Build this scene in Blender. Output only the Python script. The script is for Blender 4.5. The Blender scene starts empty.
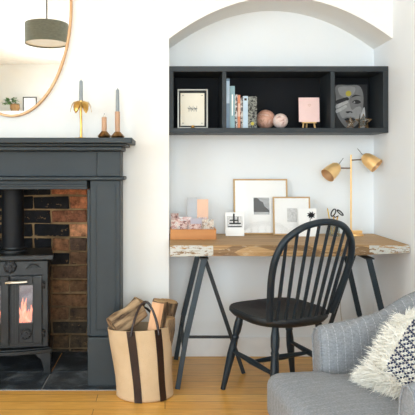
import bpy, bmesh, math, random
from math import sin, cos, pi, radians, sqrt
from mathutils import Vector, Matrix
R = random.Random(7)
scn = bpy.context.scene
COL = scn.collection

# ------------------------------------------------------------------ materials
def srgb(r, g, b):
    f = lambda c: (c/255/12.92) if c/255 <= .04045 else ((c/255+.055)/1.055)**2.4
    return (f(r), f(g), f(b), 1)

class NT:
    def __init__(s, name):
        s.m = bpy.data.materials.new(name); s.m.use_nodes = True
        s.t = s.m.node_tree; s.n = s.t.nodes; s.b = s.n['Principled BSDF']; s.out = s.n['Material Output']
    def new(s, kind, **kw):
        x = s.n.new(kind)
        for k, v in kw.items(): setattr(x, k, v)
        return x
    def link(s, a, b): s.t.links.new(a, b)
    def val(s, sock, v):
        if hasattr(v, 'is_output'): s.link(v, sock)
        else: sock.default_value = v
    def math(s, op, a, b=0.0, c=0.0):
        x = s.new('ShaderNodeMath', operation=op)
        s.val(x.inputs[0], a); s.val(x.inputs[1], b); s.val(x.inputs[2], c)
        return x.outputs[0]
    def mix(s, f, a, b):
        x = s.new('ShaderNodeMix', data_type='RGBA')
        s.val(x.inputs[0], f); s.val(x.inputs[6], a); s.val(x.inputs[7], b)
        return x.outputs[2]
    def coord(s, scale=(1, 1, 1), which='Object'):
        tc = s.new('ShaderNodeTexCoord'); mp = s.new('ShaderNodeMapping')
        mp.inputs['Scale'].default_value = scale
        s.link(tc.outputs[which], mp.inputs[0]); return mp.outputs[0]
    def noise(s, vec, scale, detail=3.0, rough=.55, dist=0.0):
        x = s.new('ShaderNodeTexNoise')
        x.inputs['Scale'].default_value = scale; x.inputs['Detail'].default_value = detail
        x.inputs['Roughness'].default_value = rough; x.inputs['Distortion'].default_value = dist
        s.link(vec, x.inputs['Vector']); return x.outputs['Fac']
    def ramp(s, f, stops):
        x = s.new('ShaderNodeValToRGB'); e = x.color_ramp.elements
        while len(e) < len(stops): e.new(.5)
        for i, (p, c) in enumerate(stops): e[i].position = p; e[i].color = c
        s.link(f, x.inputs[0]); return x.outputs[0]
    def bump(s, h, strength=.3, dist=.01):
        x = s.new('ShaderNodeBump'); x.inputs['Strength'].default_value = strength
        x.inputs['Distance'].default_value = dist
        s.link(h, x.inputs['Height']); s.link(x.outputs[0], s.b.inputs['Normal'])

def pm(name, c, rough=.6, metal=0, c2=None, ns=8, stretch=(1, 1, 1), bump=0, bs=None, spec=None, detail=3):
    t = NT(name)
    t.b.inputs['Roughness'].default_value = rough; t.b.inputs['Metallic'].default_value = metal
    if spec is not None: t.b.inputs['Specular IOR Level'].default_value = spec
    v = t.coord(stretch)
    if c2 is None:
        c2 = tuple(x*.9 for x in c[:3]) + (1,)
    n = t.noise(v, ns, detail)
    t.link(t.ramp(n, [(.35, c), (.68, c2)]), t.b.inputs['Base Color'])
    if bump:
        t.bump(t.noise(v, bs or ns*4, 4), bump)
    return t.m

M = {}
M['wall'] = pm('wall_paint', srgb(243, 242, 238), .75, c2=srgb(240, 239, 236), ns=3, bump=.05, bs=60)
M['alcove'] = pm('alcove_paint', srgb(238, 241, 243), .75, c2=srgb(236, 239, 241), ns=3, bump=.05, bs=60)
M['sidewall'] = pm('side_wall_paint', srgb(244, 248, 252), .75, c2=srgb(242, 246, 250), ns=3)
M['ceiling'] = pm('ceiling_paint', srgb(244, 243, 241), .8)
M['skirt'] = pm('skirting_gloss', srgb(243, 243, 243), .35)
M['sur'] = pm('surround_paint', srgb(50, 58, 63), .5, c2=srgb(46, 54, 59), ns=5, spec=.35)
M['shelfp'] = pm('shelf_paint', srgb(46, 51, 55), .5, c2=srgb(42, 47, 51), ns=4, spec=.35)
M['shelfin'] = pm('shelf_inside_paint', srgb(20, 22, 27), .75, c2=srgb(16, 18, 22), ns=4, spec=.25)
M['iron'] = pm('cast_iron', srgb(26, 30, 33), .36, .2, c2=srgb(18, 21, 24), ns=14, bump=.15, bs=90)
M['irond'] = pm('cast_iron_dark', srgb(34, 36, 40), .5, .2, c2=srgb(26, 28, 31), ns=14, bump=.2, bs=90)
M['pipe'] = pm('flue_paint', srgb(18, 21, 26), .6, 0, c2=srgb(14, 16, 20), ns=10, spec=.3)
M['steel'] = pm('polished_steel', srgb(200, 198, 190), .25, 1)
M['copper'] = pm('copper_frame', srgb(222, 180, 138), .4, .55, c2=srgb(206, 160, 118), ns=10)
M['brass'] = pm('brass', srgb(222, 184, 110), .28, 1, c2=srgb(196, 150, 80), ns=20)
M['lampgold'] = pm('lamp_gold', srgb(250, 212, 150), .28, .4, c2=srgb(244, 198, 132), ns=12)
M['lampin'] = pm('lamp_inner_gold', srgb(246, 212, 170), .3, .7)
M['bronze'] = pm('dark_bronze', srgb(150, 112, 64), .3, .8, c2=srgb(76, 52, 28), ns=18)
M['rose'] = pm('pale_turned_wood', srgb(206, 164, 132), .5, 0, c2=srgb(188, 144, 112), ns=12, stretch=(1, 1, .2))
M['wax'] = pm('grey_wax', srgb(150, 158, 162), .5, c2=srgb(142, 150, 155))
M['waxw'] = pm('white_wax', srgb(228, 222, 212), .5)
M['wick'] = pm('wick', srgb(40, 36, 34), .9)
M['chair'] = pm('chair_paint', srgb(27, 40, 49), .42, c2=srgb(22, 33, 42), ns=10, spec=.4)
M['seat'] = pm('chair_seat_worn', srgb(24, 31, 37), .5, c2=srgb(16, 22, 28), ns=9, stretch=(4, .6, 1), bump=.1, bs=30)
M['trestle'] = pm('trestle_steel', srgb(42, 55, 64), .45, .2, c2=srgb(36, 48, 57))
M['trestled'] = pm('trestle_steel_dark', srgb(30, 35, 40), .5, .1)
M['jute'] = pm('jute', srgb(214, 187, 152), .9, c2=srgb(202, 174, 138), ns=7, bump=.4, bs=260)
M['leather'] = pm('brown_leather', srgb(46, 30, 27), .32, c2=srgb(34, 22, 20), ns=20, bump=.2, bs=90)
M['bark'] = pm('bark', srgb(62, 46, 34), .95, c2=srgb(190, 160, 124), ns=34, stretch=(1, 1, .22), bump=1, bs=60, detail=7)
M['barkd'] = pm('dark_bark', srgb(46, 34, 26), .95, c2=srgb(150, 122, 92), ns=40, stretch=(1, 1, .22), bump=1, bs=60, detail=7)
M['split'] = pm('split_wood', srgb(222, 176, 138), .8, c2=srgb(198, 148, 108), ns=14, stretch=(1, 1, .15), bump=.3, bs=40)
M['logend'] = pm('log_end', srgb(196, 164, 120), .85, c2=srgb(160, 122, 84), ns=30, bump=.3)
M['boxwood'] = pm('tray_wood', srgb(206, 142, 82), .55, c2=srgb(190, 124, 66), ns=9, stretch=(.3, 3, 3))
M['oak'] = pm('pale_oak', srgb(200, 166, 118), .5, c2=srgb(182, 148, 102), ns=12, stretch=(1, 1, .4))
M['pine'] = pm('easel_wood', srgb(222, 180, 120), .6)
M['paper'] = pm('paper_white', srgb(246, 246, 245), .7, c2=srgb(243, 243, 242))
M['cream'] = pm('paper_cream', srgb(236, 231, 216), .7, c2=srgb(230, 224, 208))
M['pink'] = pm('pink_card', srgb(240, 208, 204), .7)
M['ink'] = pm('black_ink', srgb(38, 38, 40), .7)
M['inkg'] = pm('grey_ink', srgb(120, 122, 122), .7)
M['silver'] = pm('silver_frame', srgb(140, 136, 128), .35, .6)
M['frameb'] = pm('frame_inner_black', srgb(28, 28, 28), .6)
M['envg'] = pm('grey_card', srgb(192, 196, 202), .75)
M['envp'] = pm('peach_card', srgb(240, 198, 172), .75)
M['lav'] = pm('lavender_card', srgb(192, 186, 196), .75)
M['pendant'] = pm('linen_shade', srgb(140, 142, 128), .85, c2=srgb(124, 127, 114), ns=30, stretch=(1, 1, 4), bump=.3, bs=200)
M['pendantd'] = pm('shade_diffuser', srgb(214, 216, 212), .6)
M['green'] = pm('leaf_green', srgb(86, 140, 62), .6, c2=srgb(50, 100, 40), ns=20)
M['terra'] = pm('basket_tan', srgb(190, 150, 100), .8, c2=srgb(150, 110, 70), ns=30)
M['navy'] = pm('navy_yarn', srgb(52, 60, 92), .9)
M['wool'] = pm('white_wool', srgb(246, 243, 236), .95, c2=srgb(240, 236, 226), ns=30)
M['glassy'] = None
M['scis'] = pm('scissor_handle', srgb(36, 36, 38), .4)
M['pencil'] = pm('yellow_pencil', srgb(226, 190, 90), .5)
M['cord'] = pm('clear_cord', srgb(205, 200, 190), .5)
M['darkwoodfoot'] = pm('dark_foot', srgb(60, 44, 34), .5)
M['yellow'] = pm('yellow_spot', srgb(196, 180, 70), .7)
M['paperg'] = pm('portrait_pale_grey', srgb(200, 200, 200), .6, c2=srgb(150, 150, 150), ns=18)
M['skin1'] = pm('portrait_light_grey', srgb(156, 156, 156), .6, c2=srgb(142, 142, 142), ns=22)
M['skin2'] = pm('portrait_mid_grey', srgb(128, 128, 129), .6, c2=srgb(110, 110, 111), ns=18)

def glass_mat(name, tint=(1, 1, 1, 1), refl=.12, rough=.03):
    t = NT(name)
    tr = t.new('ShaderNodeBsdfTransparent'); tr.inputs[0].default_value = tint
    gl = t.new('ShaderNodeBsdfGlossy'); gl.inputs['Roughness'].default_value = rough
    mx = t.new('ShaderNodeMixShader'); mx.inputs[0].default_value = refl
    t.link(tr.outputs[0], mx.inputs[1]); t.link(gl.outputs[0], mx.inputs[2]); t.link(mx.outputs[0], t.out.inputs[0])
    return t.m
M['pane'] = glass_mat('window_pane', refl=.05)
M['clear'] = glass_mat('clear_glass', (.85, .9, .9, 1), .25)
M['stoveglass'] = glass_mat('stove_window_glass', (.95, .93, .95, 1), .07, .1)
M['pictureglass'] = glass_mat('picture_glass', (1, 1, 1, 1), .04)

def mirror_mat():
    t = NT('mirror_silver')
    t.b.inputs['Base Color'].default_value = (.93, .93, .92, 1)
    t.b.inputs['Metallic'].default_value = 1; t.b.inputs['Roughness'].default_value = .01
    return t.m
M['mirror'] = mirror_mat()

def floor_mat():
    t = NT('oak_floor_boards')
    v = t.coord()
    br = t.new('ShaderNodeTexBrick'); t.link(v, br.inputs['Vector'])
    br.offset = .37; br.offset_frequency = 2
    br.inputs['Scale'].default_value = 1; br.inputs['Mortar Size'].default_value = .0016
    br.inputs['Mortar Smooth'].default_value = .2; br.inputs['Bias'].default_value = 0
    br.inputs['Brick Width'].default_value = .92; br.inputs['Row Height'].default_value = .088
    br.inputs['Color1'].default_value = srgb(244, 196, 110); br.inputs['Color2'].default_value = srgb(232, 176, 90)
    br.inputs['Mortar'].default_value = srgb(140, 96, 52)
    g = t.noise(t.coord((2.2, 26, 1)), 3, 6, .6, .6)
    grain = t.ramp(g, [(.3, srgb(255, 250, 240)), (.7, srgb(214, 190, 152))])
    mx = t.new('ShaderNodeMix', data_type='RGBA', blend_type='MULTIPLY'); mx.inputs[0].default_value = .8
    t.link(br.outputs['Color'], mx.inputs[6]); t.link(grain, mx.inputs[7])
    t.link(mx.outputs[2], t.b.inputs['Base Color'])
    t.b.inputs['Roughness'].default_value = .3
    t.bump(t.math('SUBTRACT', 1.0, br.outputs['Fac']), .3, .002)
    return t.m
M['floor'] = floor_mat()

def slate_mat():
    t = NT('slate')
    v = t.coord((1, 1, 1)); n = t.noise(v, 7, 7, .65, .5)
    t.link(t.ramp(n, [(.34, srgb(34, 39, 44)), (.52, srgb(56, 62, 68)), (.68, srgb(112, 120, 126))]), t.b.inputs['Base Color'])
    t.b.inputs['Roughness'].default_value = .45
    t.bump(t.noise(t.coord((1, 2, 1)), 14, 7, .7, .6), .5, .01)
    return t.m
M['slate'] = slate_mat()
M['grout'] = pm('grout', srgb(150, 150, 148), .9)

def desk_mat():
    t = NT('rustic_desk_wood')
    g = t.noise(t.coord((1.0, 24, 40)), 2.6, 7, .65, .3)
    base = t.ramp(g, [(.28, srgb(96, 70, 44)), (.42, srgb(164, 126, 80)), (.6, srgb(190, 154, 106)), (.78, srgb(140, 106, 68))])
    tc = t.new('ShaderNodeTexCoord'); sp = t.new('ShaderNodeSeparateXYZ'); t.link(tc.outputs['Object'], sp.inputs[0])
    # plank seams along the length
    seam = t.math('LESS_THAN', t.math('FRACT', t.math('MULTIPLY', sp.outputs[1], 5.6)), .025)
    base = t.mix(t.math('MULTIPLY', seam, .6), base, srgb(84, 56, 32))
    # worn white paint on the front edge at both ends (a stain with a shape of its own)
    l = t.math('LESS_THAN', sp.outputs[0], .25); r_ = t.math('GREATER_THAN', sp.outputs[0], 1.06)
    ends = t.math('ADD', l, r_)
    front = t.math('LESS_THAN', sp.outputs[1], .010)
    n = t.math('GREATER_THAN', t.noise(t.coord((6, 1, 26)), 3, 6, .7), .47)
    mask = t.math('MULTIPLY', t.math('MULTIPLY', ends, front), n)
    n2 = t.math('GREATER_THAN', t.noise(t.coord((4, 9, 20)), 5, 6, .7), .58)
    m2 = t.math('MULTIPLY', t.math('MULTIPLY', t.math('LESS_THAN', sp.outputs[1], .006), n2), .35)
    base = t.mix(m2, base, srgb(214, 196, 170))
    t.link(t.mix(mask, base, srgb(196, 196, 190)), t.b.inputs['Base Color'])
    t.b.inputs['Roughness'].default_value = .55
    t.bump(g, .4, .006)
    return t.m
M['desk'] = desk_mat()

def fabric_mat(name, axis):
    t = NT(name)
    tc = t.new('ShaderNodeTexCoord'); sp = t.new('ShaderNodeSeparateXYZ'); t.link(tc.outputs['Object'], sp.inputs[0])
    w = t.math('MULTIPLY', t.math('SUBTRACT', t.noise(tc.outputs['Object'], 6, 2), .5), .012)
    a = t.math('ADD', sp.outputs[axis], w)
    line = t.math('LESS_THAN', t.math('FRACT', t.math('MULTIPLY', a, 1/.031)), .07)
    other = sp.outputs[2] if axis == 0 else sp.outputs[0]
    dash = t.math('LESS_THAN', t.math('FRACT', t.math('MULTIPLY', other, 1/.011)), .72)
    mask = t.math('MULTIPLY', line, dash)
    weave = t.noise(t.coord((1, 1, 1)), 190, 2)
    weft = t.noise(t.coord((14, 14, 90)) if axis == 0 else t.coord((20, 90, 20)), 4, 4)
    base = t.ramp(t.math('MULTIPLY', t.math('ADD', weave, weft), .5), [(.34, srgb(118, 122, 127)), (.66, srgb(150, 153, 158))])
    t.link(t.mix(t.math('MULTIPLY', mask, .42 if axis == 0 else .22), base, srgb(206, 208, 210)), t.b.inputs['Base Color'])
    t.b.inputs['Roughness'].default_value = .95; t.b.inputs['Specular IOR Level'].default_value = .2
    t.bump(weave, .35, .003)
    return t.m
M['fab_arm'] = fabric_mat('pinstripe_arm', 0)
M['fab_seat'] = fabric_mat('pinstripe_seat', 1)

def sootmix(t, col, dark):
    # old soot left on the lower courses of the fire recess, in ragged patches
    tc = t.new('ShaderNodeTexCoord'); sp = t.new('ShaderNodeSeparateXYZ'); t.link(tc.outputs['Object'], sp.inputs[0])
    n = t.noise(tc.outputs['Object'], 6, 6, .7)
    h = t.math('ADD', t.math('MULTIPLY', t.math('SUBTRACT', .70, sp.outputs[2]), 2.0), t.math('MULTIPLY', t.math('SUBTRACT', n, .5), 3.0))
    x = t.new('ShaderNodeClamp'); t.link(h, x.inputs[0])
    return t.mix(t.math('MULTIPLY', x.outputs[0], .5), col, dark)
def mortar_mat():
    t = NT('old_mortar'); n = t.noise(t.coord(), 9, 6, .6)
    c = t.ramp(n, [(.35, srgb(178, 146, 104)), (.68, srgb(120, 94, 64))])
    t.link(sootmix(t, c, srgb(42, 36, 30)), t.b.inputs['Base Color']); t.b.inputs['Roughness'].default_value = .95
    t.bump(n, .6, .01); return t.m
def brick_mat():
    t = NT('old_brick')
    at = t.new('ShaderNodeAttribute', attribute_name='Col')
    n = t.noise(t.coord(), 24, 6, .7); n2 = t.noise(t.coord(), 7, 4, .6)
    k = t.ramp(n, [(.34, (.28, .26, .25, 1)), (.66, (1.5, 1.45, 1.4, 1))])
    mx = t.new('ShaderNodeMix', data_type='RGBA', blend_type='MULTIPLY'); mx.inputs[0].default_value = 1
    t.link(at.outputs['Color'], mx.inputs[6]); t.link(k, mx.inputs[7])
    sm = t.math('GREATER_THAN', t.noise(t.coord((1, 1, 1.6)), 16, 6, .75), .60)     # lime smears left on the old bricks
    cc = t.mix(t.math('MULTIPLY', sm, .55), mx.outputs[2], srgb(176, 140, 96))
    t.link(sootmix(t, cc, srgb(30, 27, 25)), t.b.inputs['Base Color'])
    t.b.inputs['Roughness'].default_value = .9
    t.bump(n, .7, .01)
    return t.m
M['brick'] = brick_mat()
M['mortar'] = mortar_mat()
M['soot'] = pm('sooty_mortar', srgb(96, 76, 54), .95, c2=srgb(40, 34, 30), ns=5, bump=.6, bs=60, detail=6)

def pattern_mat(name, cols, scale, stretch=(1, 1, 1), kind='noise'):
    t = NT(name)
    if kind == 'noise': f = t.noise(t.coord(stretch), scale, 4, .6, .8)
    else:
        x = t.new('ShaderNodeTexVoronoi'); x.inputs['Scale'].default_value = scale
        t.link(t.coord(stretch), x.inputs['Vector']); f = x.outputs['Distance'] if kind == 'vor' else x.outputs['Color']
    st = [(.3 + .4*i/(len(cols)-1), c) for i, c in enumerate(cols)]
    x = t.ramp(f, st); t.link(x, t.b.inputs['Base Color']); t.b.inputs['Roughness'].default_value = .65
    return t.m
M['floral'] = pattern_mat('floral_print', [srgb(64, 48, 50), srgb(176, 128, 120), srgb(226, 204, 196), srgb(120, 74, 70)], 60)
M['floral2'] = pattern_mat('pale_floral_print', [srgb(150, 118, 108), srgb(208, 160, 150), srgb(236, 226, 218), srgb(96, 78, 76)], 50)
M['floralw'] = pattern_mat('white_floral_print', [srgb(240, 238, 236), srgb(238, 236, 236), srgb(214, 176, 170), srgb(150, 106, 102)], 34)
M['birds'] = pattern_mat('dark_bird_print', [srgb(40, 44, 52), srgb(228, 220, 208), srgb(196, 170, 150), srgb(60, 64, 70)], 55)
M['globe'] = pattern_mat('marbled_copper', [srgb(140, 100, 86), srgb(222, 176, 156), srgb(190, 138, 116), srgb(214, 184, 170)], 22)
M['globe2'] = pattern_mat('marbled_blush', [srgb(196, 160, 152), srgb(232, 214, 206), srgb(214, 184, 176), srgb(150, 110, 104)], 34)
M['bk_pat'] = pattern_mat('black_white_cover', [srgb(20, 22, 24), srgb(30, 32, 32), srgb(150, 152, 144), srgb(24, 26, 26)], 75)
M['bk_multi'] = pattern_mat('mixed_cover', [srgb(30, 30, 34), srgb(70, 66, 66), srgb(216, 212, 208), srgb(60, 54, 54)], 46, (1, 1, 1))
M['bk_blue'] = pm('book_blue_grey', srgb(112, 136, 160), .6, c2=srgb(150, 168, 184), ns=5, stretch=(1, 1, 1))
M['bk_teal'] = pm('book_sage', srgb(140, 172, 180), .6)
M['bk_orange'] = pm('book_orange', srgb(206, 132, 98), .6)
M['bk_sky'] = pm('book_sky', srgb(196, 212, 226), .6, c2=srgb(170, 196, 216), ns=9)
M['bk_black'] = pm('book_black', srgb(24, 24, 26), .5)
M['photosky'] = pm('pale_sea_photo', srgb(186, 188, 190), .7, c2=srgb(140, 143, 148), ns=30, stretch=(.3, 1, 2))
M['photo1'] = pattern_mat('sea_photo', [srgb(36, 38, 40), srgb(52, 54, 58), srgb(120, 122, 126), srgb(206, 206, 208)], 9, (1, 1, 1.6))
M['photo2'] = pattern_mat('grey_sketch', [srgb(150, 150, 150), srgb(226, 226, 226), srgb(190, 190, 190), srgb(232, 232, 232)], 40)

def flame_mat():
    t = NT('flame'); n = t.noise(t.coord((1, 1, .6)), 26, 4, .6, 1.2)
    c = t.ramp(n, [(.3, (.9, .10, .08, 1)), (.5, (1, .26, .10, 1)), (.68, (1, .55, .36, 1))])
    t.b.inputs['Base Color'].default_value = (.8, .3, .2, 1)
    t.link(c, t.b.inputs['Emission Color']); t.b.inputs['Emission Strength'].default_value = 1.0
    return t.m
M['flame'] = flame_mat()
M['ash'] = pm('pale_ash_liner', srgb(120, 116, 130), .8, c2=srgb(70, 66, 80), ns=20)

# ------------------------------------------------------------------ mesh builder
class MB:
    def __init__(s): s.v = []; s.f = []; s.cols = []
    def add(s, vs, fs, col=None):
        o = len(s.v); s.v += [tuple(v) for v in vs]; s.f += [tuple(i+o for i in f) for f in fs]
        s.cols += [col]*len(fs); return s
    def box(s, x0, x1, y0, y1, z0, z1, col=None):
        vs = [(x, y, z) for z in (z0, z1) for y in (y0, y1) for x in (x0, x1)]
        return s.add(vs, [(0, 2, 3, 1), (4, 5, 7, 6), (0, 1, 5, 4), (2, 6, 7, 3), (0, 4, 6, 2), (1, 3, 7, 5)], col)
    def rings(s, rings, cap0=True, cap1=True, closed=True, loop=False):
        n = len(rings[0]); o = len(s.v)
        vs = [p for r in rings for p in r]; fs = []
        m = len(rings)
        for i in range(m if loop else m-1):
            for j in range(n if closed else n-1):
                a = i*n+j; b = i*n+(j+1) % n; i2 = (i+1) % m
                fs.append((a, b, i2*n+(j+1) % n, i2*n+j))
        if not loop:
            if cap0: fs.append(tuple(range(n-1, -1, -1)))
            if cap1: fs.append(tuple((m-1)*n+j for j in range(n)))
        return s.add(vs, fs)
    def tube(s, pts, rad, n=10, loop=False, flat=None, jitter=0):
        pts = [Vector(p) for p in pts]; m = len(pts)
        if not isinstance(rad, (list, tuple)): rad = [rad]*m
        rings = []; ref = None
        for i, p in enumerate(pts):
            if loop: d = pts[(i+1) % m]-pts[i-1]
            else: d = pts[min(i+1, m-1)]-pts[max(i-1, 0)]
            d.normalize()
            if ref is None:
                ref = Vector((0, 0, 1)) if abs(d.z) < .9 else Vector((0, 1, 0))
                if flat is not None: ref = Vector(flat[1])
            u = (ref-d*ref.dot(d)).normalized(); w = d.cross(u); ref = u
            k = (1, 1) if flat is None else (flat[0], 1)
            ring = []
            for j in range(n):
                a = 2*pi*j/n; rr = rad[i]*(1+(R.uniform(-jitter, jitter) if jitter else 0))
                ring.append(p+u*cos(a)*rr*k[0]+w*sin(a)*rr*k[1])
            rings.append(ring)
        return s.rings(rings, loop=loop)
    def bar(s, a, b, w, t, up=(0, 1, 0)):
        a = Vector(a); b = Vector(b); d = (b-a).normalized(); u = Vector(up); u = (u-d*u.dot(d)).normalized(); x = d.cross(u)
        rings = [[p+x*sx*w/2+u*sy*t/2 for sx, sy in ((-1, -1), (1, -1), (1, 1), (-1, 1))] for p in (a, b)]
        return s.rings(rings)
    def lathe(s, prof, c=(0, 0, 0), n=20, axis='z', rot=None):
        rings = []
        for r, z in prof:
            ring = []
            for j in range(n):
                a = 2*pi*j/n; p = Vector((r*cos(a), r*sin(a), z))
                if axis == 'y': p = Vector((p.x, -p.z, p.y))
                if rot is not None: p = rot @ p
                ring.append(p+Vector(c))
            rings.append(ring)
        return s.rings(rings)
    def prism(s, poly, y0, y1, plane='xz', col=None):
        n = len(poly)
        f = {'xz': lambda p, q: (p[0], q, p[1]), 'xy': lambda p, q: (p[0], p[1], q), 'yz': lambda p, q: (q, p[0], p[1])}[plane]
        vs = [f(p, y0) for p in poly]+[f(p, y1) for p in poly]
        fs = [tuple(range(n)), tuple(range(2*n-1, n-1, -1))]+[(i, i+n, (i+1) % n+n, (i+1) % n) for i in range(n)]
        return s.add(vs, fs, col)
    def sphere(s, c, r, n=16, m=10, sc=(1, 1, 1)):
        rings = [[(c[0]+sc[0]*r*sin(pi*(i)/m)*cos(2*pi*j/n), c[1]+sc[1]*r*sin(pi*i/m)*sin(2*pi*j/n), c[2]-sc[2]*r*cos(pi*i/m)) for j in range(n)] for i in range(1, m)]
        return s.rings(rings)
    def xf(s, mat):
        s.v = [tuple(mat @ Vector(v)) for v in s.v]; return s
    def build(s, name, mat, parent=None, smooth=False, bevel=0, sub=0, loc=None, ang=35):
        me = bpy.data.meshes.new(name); me.from_pydata(s.v, [], s.f); me.update()
        if any(c is not None for c in s.cols):
            ca = me.color_attributes.new('Col', 'FLOAT_COLOR', 'CORNER')
            for p in me.polygons:
                c = s.cols[p.index] or (1, 1, 1, 1)
                for li in p.loop_indices: ca.data[li].color = c
        bm = bmesh.new(); bm.from_mesh(me); bmesh.ops.recalc_face_normals(bm, faces=bm.faces); bm.to_mesh(me); bm.free()
        if smooth:
            for p in me.polygons: p.use_smooth = True
            if not sub: me.set_sharp_from_angle(angle=radians(ang))
        o = bpy.data.objects.new(name, me); COL.objects.link(o)
        me.materials.append(M[mat] if isinstance(mat, str) else mat)
        if parent: o.parent = parent
        if loc is not None: o.location = loc
        if bevel:
            b = o.modifiers.new('bevel', 'BEVEL'); b.width = bevel; b.segments = 2; b.limit_method = 'ANGLE'; b.angle_limit = radians(40)
        if sub:
            b = o.modifiers.new('sub', 'SUBSURF'); b.levels = sub; b.render_levels = sub
        return o

def tag(o, label, cat, group=None):
    o['label'] = label; o['category'] = cat
    if group: o['group'] = group
    return o
def thing(name, label, cat, loc=(0, 0, 0), rz=0, group=None):
    o = bpy.data.objects.new(name, None); COL.objects.link(o); o.empty_display_size = .05
    o.location = loc; o.rotation_euler = (0, 0, rz)
    return tag(o, label, cat, group)
def struct(o): o['kind'] = 'structure'; return o
def origin(o, p):
    """move a mesh object's origin to p keeping it where it stands"""
    o.data.transform(Matrix.Translation(-Vector(p))); o.location = p; return o
def catmull(pts, n=6, closed=False):
    P = [Vector(p) for p in pts]; out = []; m = len(P)
    for i in range(m if closed else m-1):
        g = (lambda k: P[k % m]) if closed else (lambda k: P[max(0, min(m-1, k))])
        a, b, c, d = g(i-1), g(i), g(i+1), g(i+2)
        for k in range(n):
            t = k/n
            out.append(.5*((2*b)+(c-a)*t+(2*a-5*b+4*c-d)*t*t+(3*b-a-3*c+d)*t**3))
    if not closed: out.append(P[-1])
    return out

# ------------------------------------------------------------------ camera
CX, CZ, F = 165., 1.15, 572.
def X(px, y): return (px-CX)/F*y           # measured place in the room at a known distance y
def Z(py, y): return CZ-(py-168.)/F*y
cam = bpy.data.cameras.new('camera'); co = bpy.data.objects.new('camera', cam); COL.objects.link(co)
co.location = (0, 0, CZ); co.rotation_euler = (pi/2, 0, 0)
cam.sensor_fit = 'HORIZONTAL'; cam.sensor_width = 36; cam.lens = 36*F/415
cam.shift_x = (207.5-CX)/415; cam.shift_y = -(207.5-168)/415
cam.clip_start = .05
scn.camera = co

# ------------------------------------------------------------------ room shell
YB, YF, XL, XR, YK, ZC = 3.5, 3.21, -3.0, 1.276, -3.8, 3.0
AX = .0225                                   # left side of the alcove
FX0, FX1, FZ = -1.262, -.418, 1.045          # fire opening in the breast
struct(MB().box(XL-.2, XR+.2, YK-.2, YB+.5, -.1, 0).build('floor', 'floor'))
struct(MB().box(XL-.2, XR+.2, YK-.2, YB+.5, ZC, ZC+.1).build('ceiling', 'ceiling'))
w = MB()
w.box(XL, FX0, YF, YB+.3, 0, ZC); w.box(FX1, AX, YF, YB+.3, 0, ZC); w.box(FX0, FX1, YF, YB+.3, FZ, ZC)
struct(w.build('wall_front', 'wall'))
struct(MB().box(AX, XR, YB, YB+.3, 0, ZC).build('wall_alcove', 'alcove'))
arc = []
for i in range(49):
    x = AX+(XR-AX)*i/48; u = (x-(AX+XR)/2)
    arc.append((x, 2.111-(.235)*(u/((XR-AX)/2))**2))
poly = [(AX, ZC)]+arc+[(XR, ZC)]
struct(MB().prism(poly, YF, YB, 'xz').build('wall_arch', 'wall', smooth=True, ang=30))
# right wall with nothing in it; left and rear walls with windows
struct(MB().box(XR, XR+.2, YK, YB+.3, 0, ZC).build('wall_right', 'sidewall'))
def holed(name, axis, at, lo, hi, holes, t=.2):
    w = MB(); zs = holes[0][2:]
    cuts = [lo]+[c for h in holes for c in h[:2]]+[hi]
    def bx(a, b, z0, z1):
        if axis == 'x': w.box(at-t, at, a, b, z0, z1)
        else: w.box(a, b, at-t, at, z0, z1)
    for i in range(0, len(cuts), 2): bx(cuts[i], cuts[i+1], 0, ZC)
    for h in holes: bx(h[0], h[1], 0, h[2]); bx(h[0], h[1], h[3], ZC)
    return struct(w.build(name, 'wall'))
holed('wall_left', 'x', XL, YK, YB+.3, [(-2.7, .7, .4, 2.6)])
holed('wall_back', 'y', YK, XL, XR, [(-1.4, 1.0, .10, 2.6)])
def window(name, axis, at, a, b, z0, z1):
    e = bpy.data.objects.new(name, None); COL.objects.link(e); e['kind'] = 'structure'
    fr = MB()
    def bx(m, p, q, s, t, d0=-.12, d1=-.06):
        if axis == 'x': m.box(at+d0, at+d1, p, q, s, t)
        else: m.box(p, q, at+d0, at+d1, s, t)
    bx(fr, a, a+.05, z0, z1); bx(fr, b-.05, b, z0, z1); bx(fr, a+.05, b-.05, z0, z0+.05); bx(fr, a+.05, b-.05, z1-.05, z1)
    for k in (1, 2):
        c = a+(b-a)*k/3; bx(fr, c-.02, c+.02, z0+.05, z1-.05)
    fr.build('window_frame', 'skirt', e)
    pn = MB(); bx(pn, a+.05, b-.05, z0+.05, z1-.05, -.094, -.09); pn.build('window_glass', 'pane', e)
    sl = MB(); bx(sl, a-.06, b+.06, z0-.03, z0, -.05, .08); sl.build('window_sill', 'skirt', e)
window('window_1', 'x', XL, -2.7, .7, .4, 2.6)
window('window_2', 'y', YK, -1.4, 1.0, .10, 2.6)
def skirting(name, boxes):
    b = MB()
    for x0, x1, y0, y1 in boxes: b.box(x0, x1, y0, y1, 0, .118)
    struct(b.build(name, 'skirt', bevel=.006))
skirting('baseboard_alcove', [(AX, XR, YB-.018, YB)])
skirting('baseboard_right', [(XR-.018, XR, YK, YB-.02)])
skirting('baseboard_front', [(-.19, AX, YF-.018, YF)])
skirting('baseboard_left', [(XL, XL+.018, YK, YF)])
skirting('baseboard_back', [(XL+.02, -1.47, YK, YK+.018), (1.07, XR-.02, YK, YK+.018)])

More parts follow.
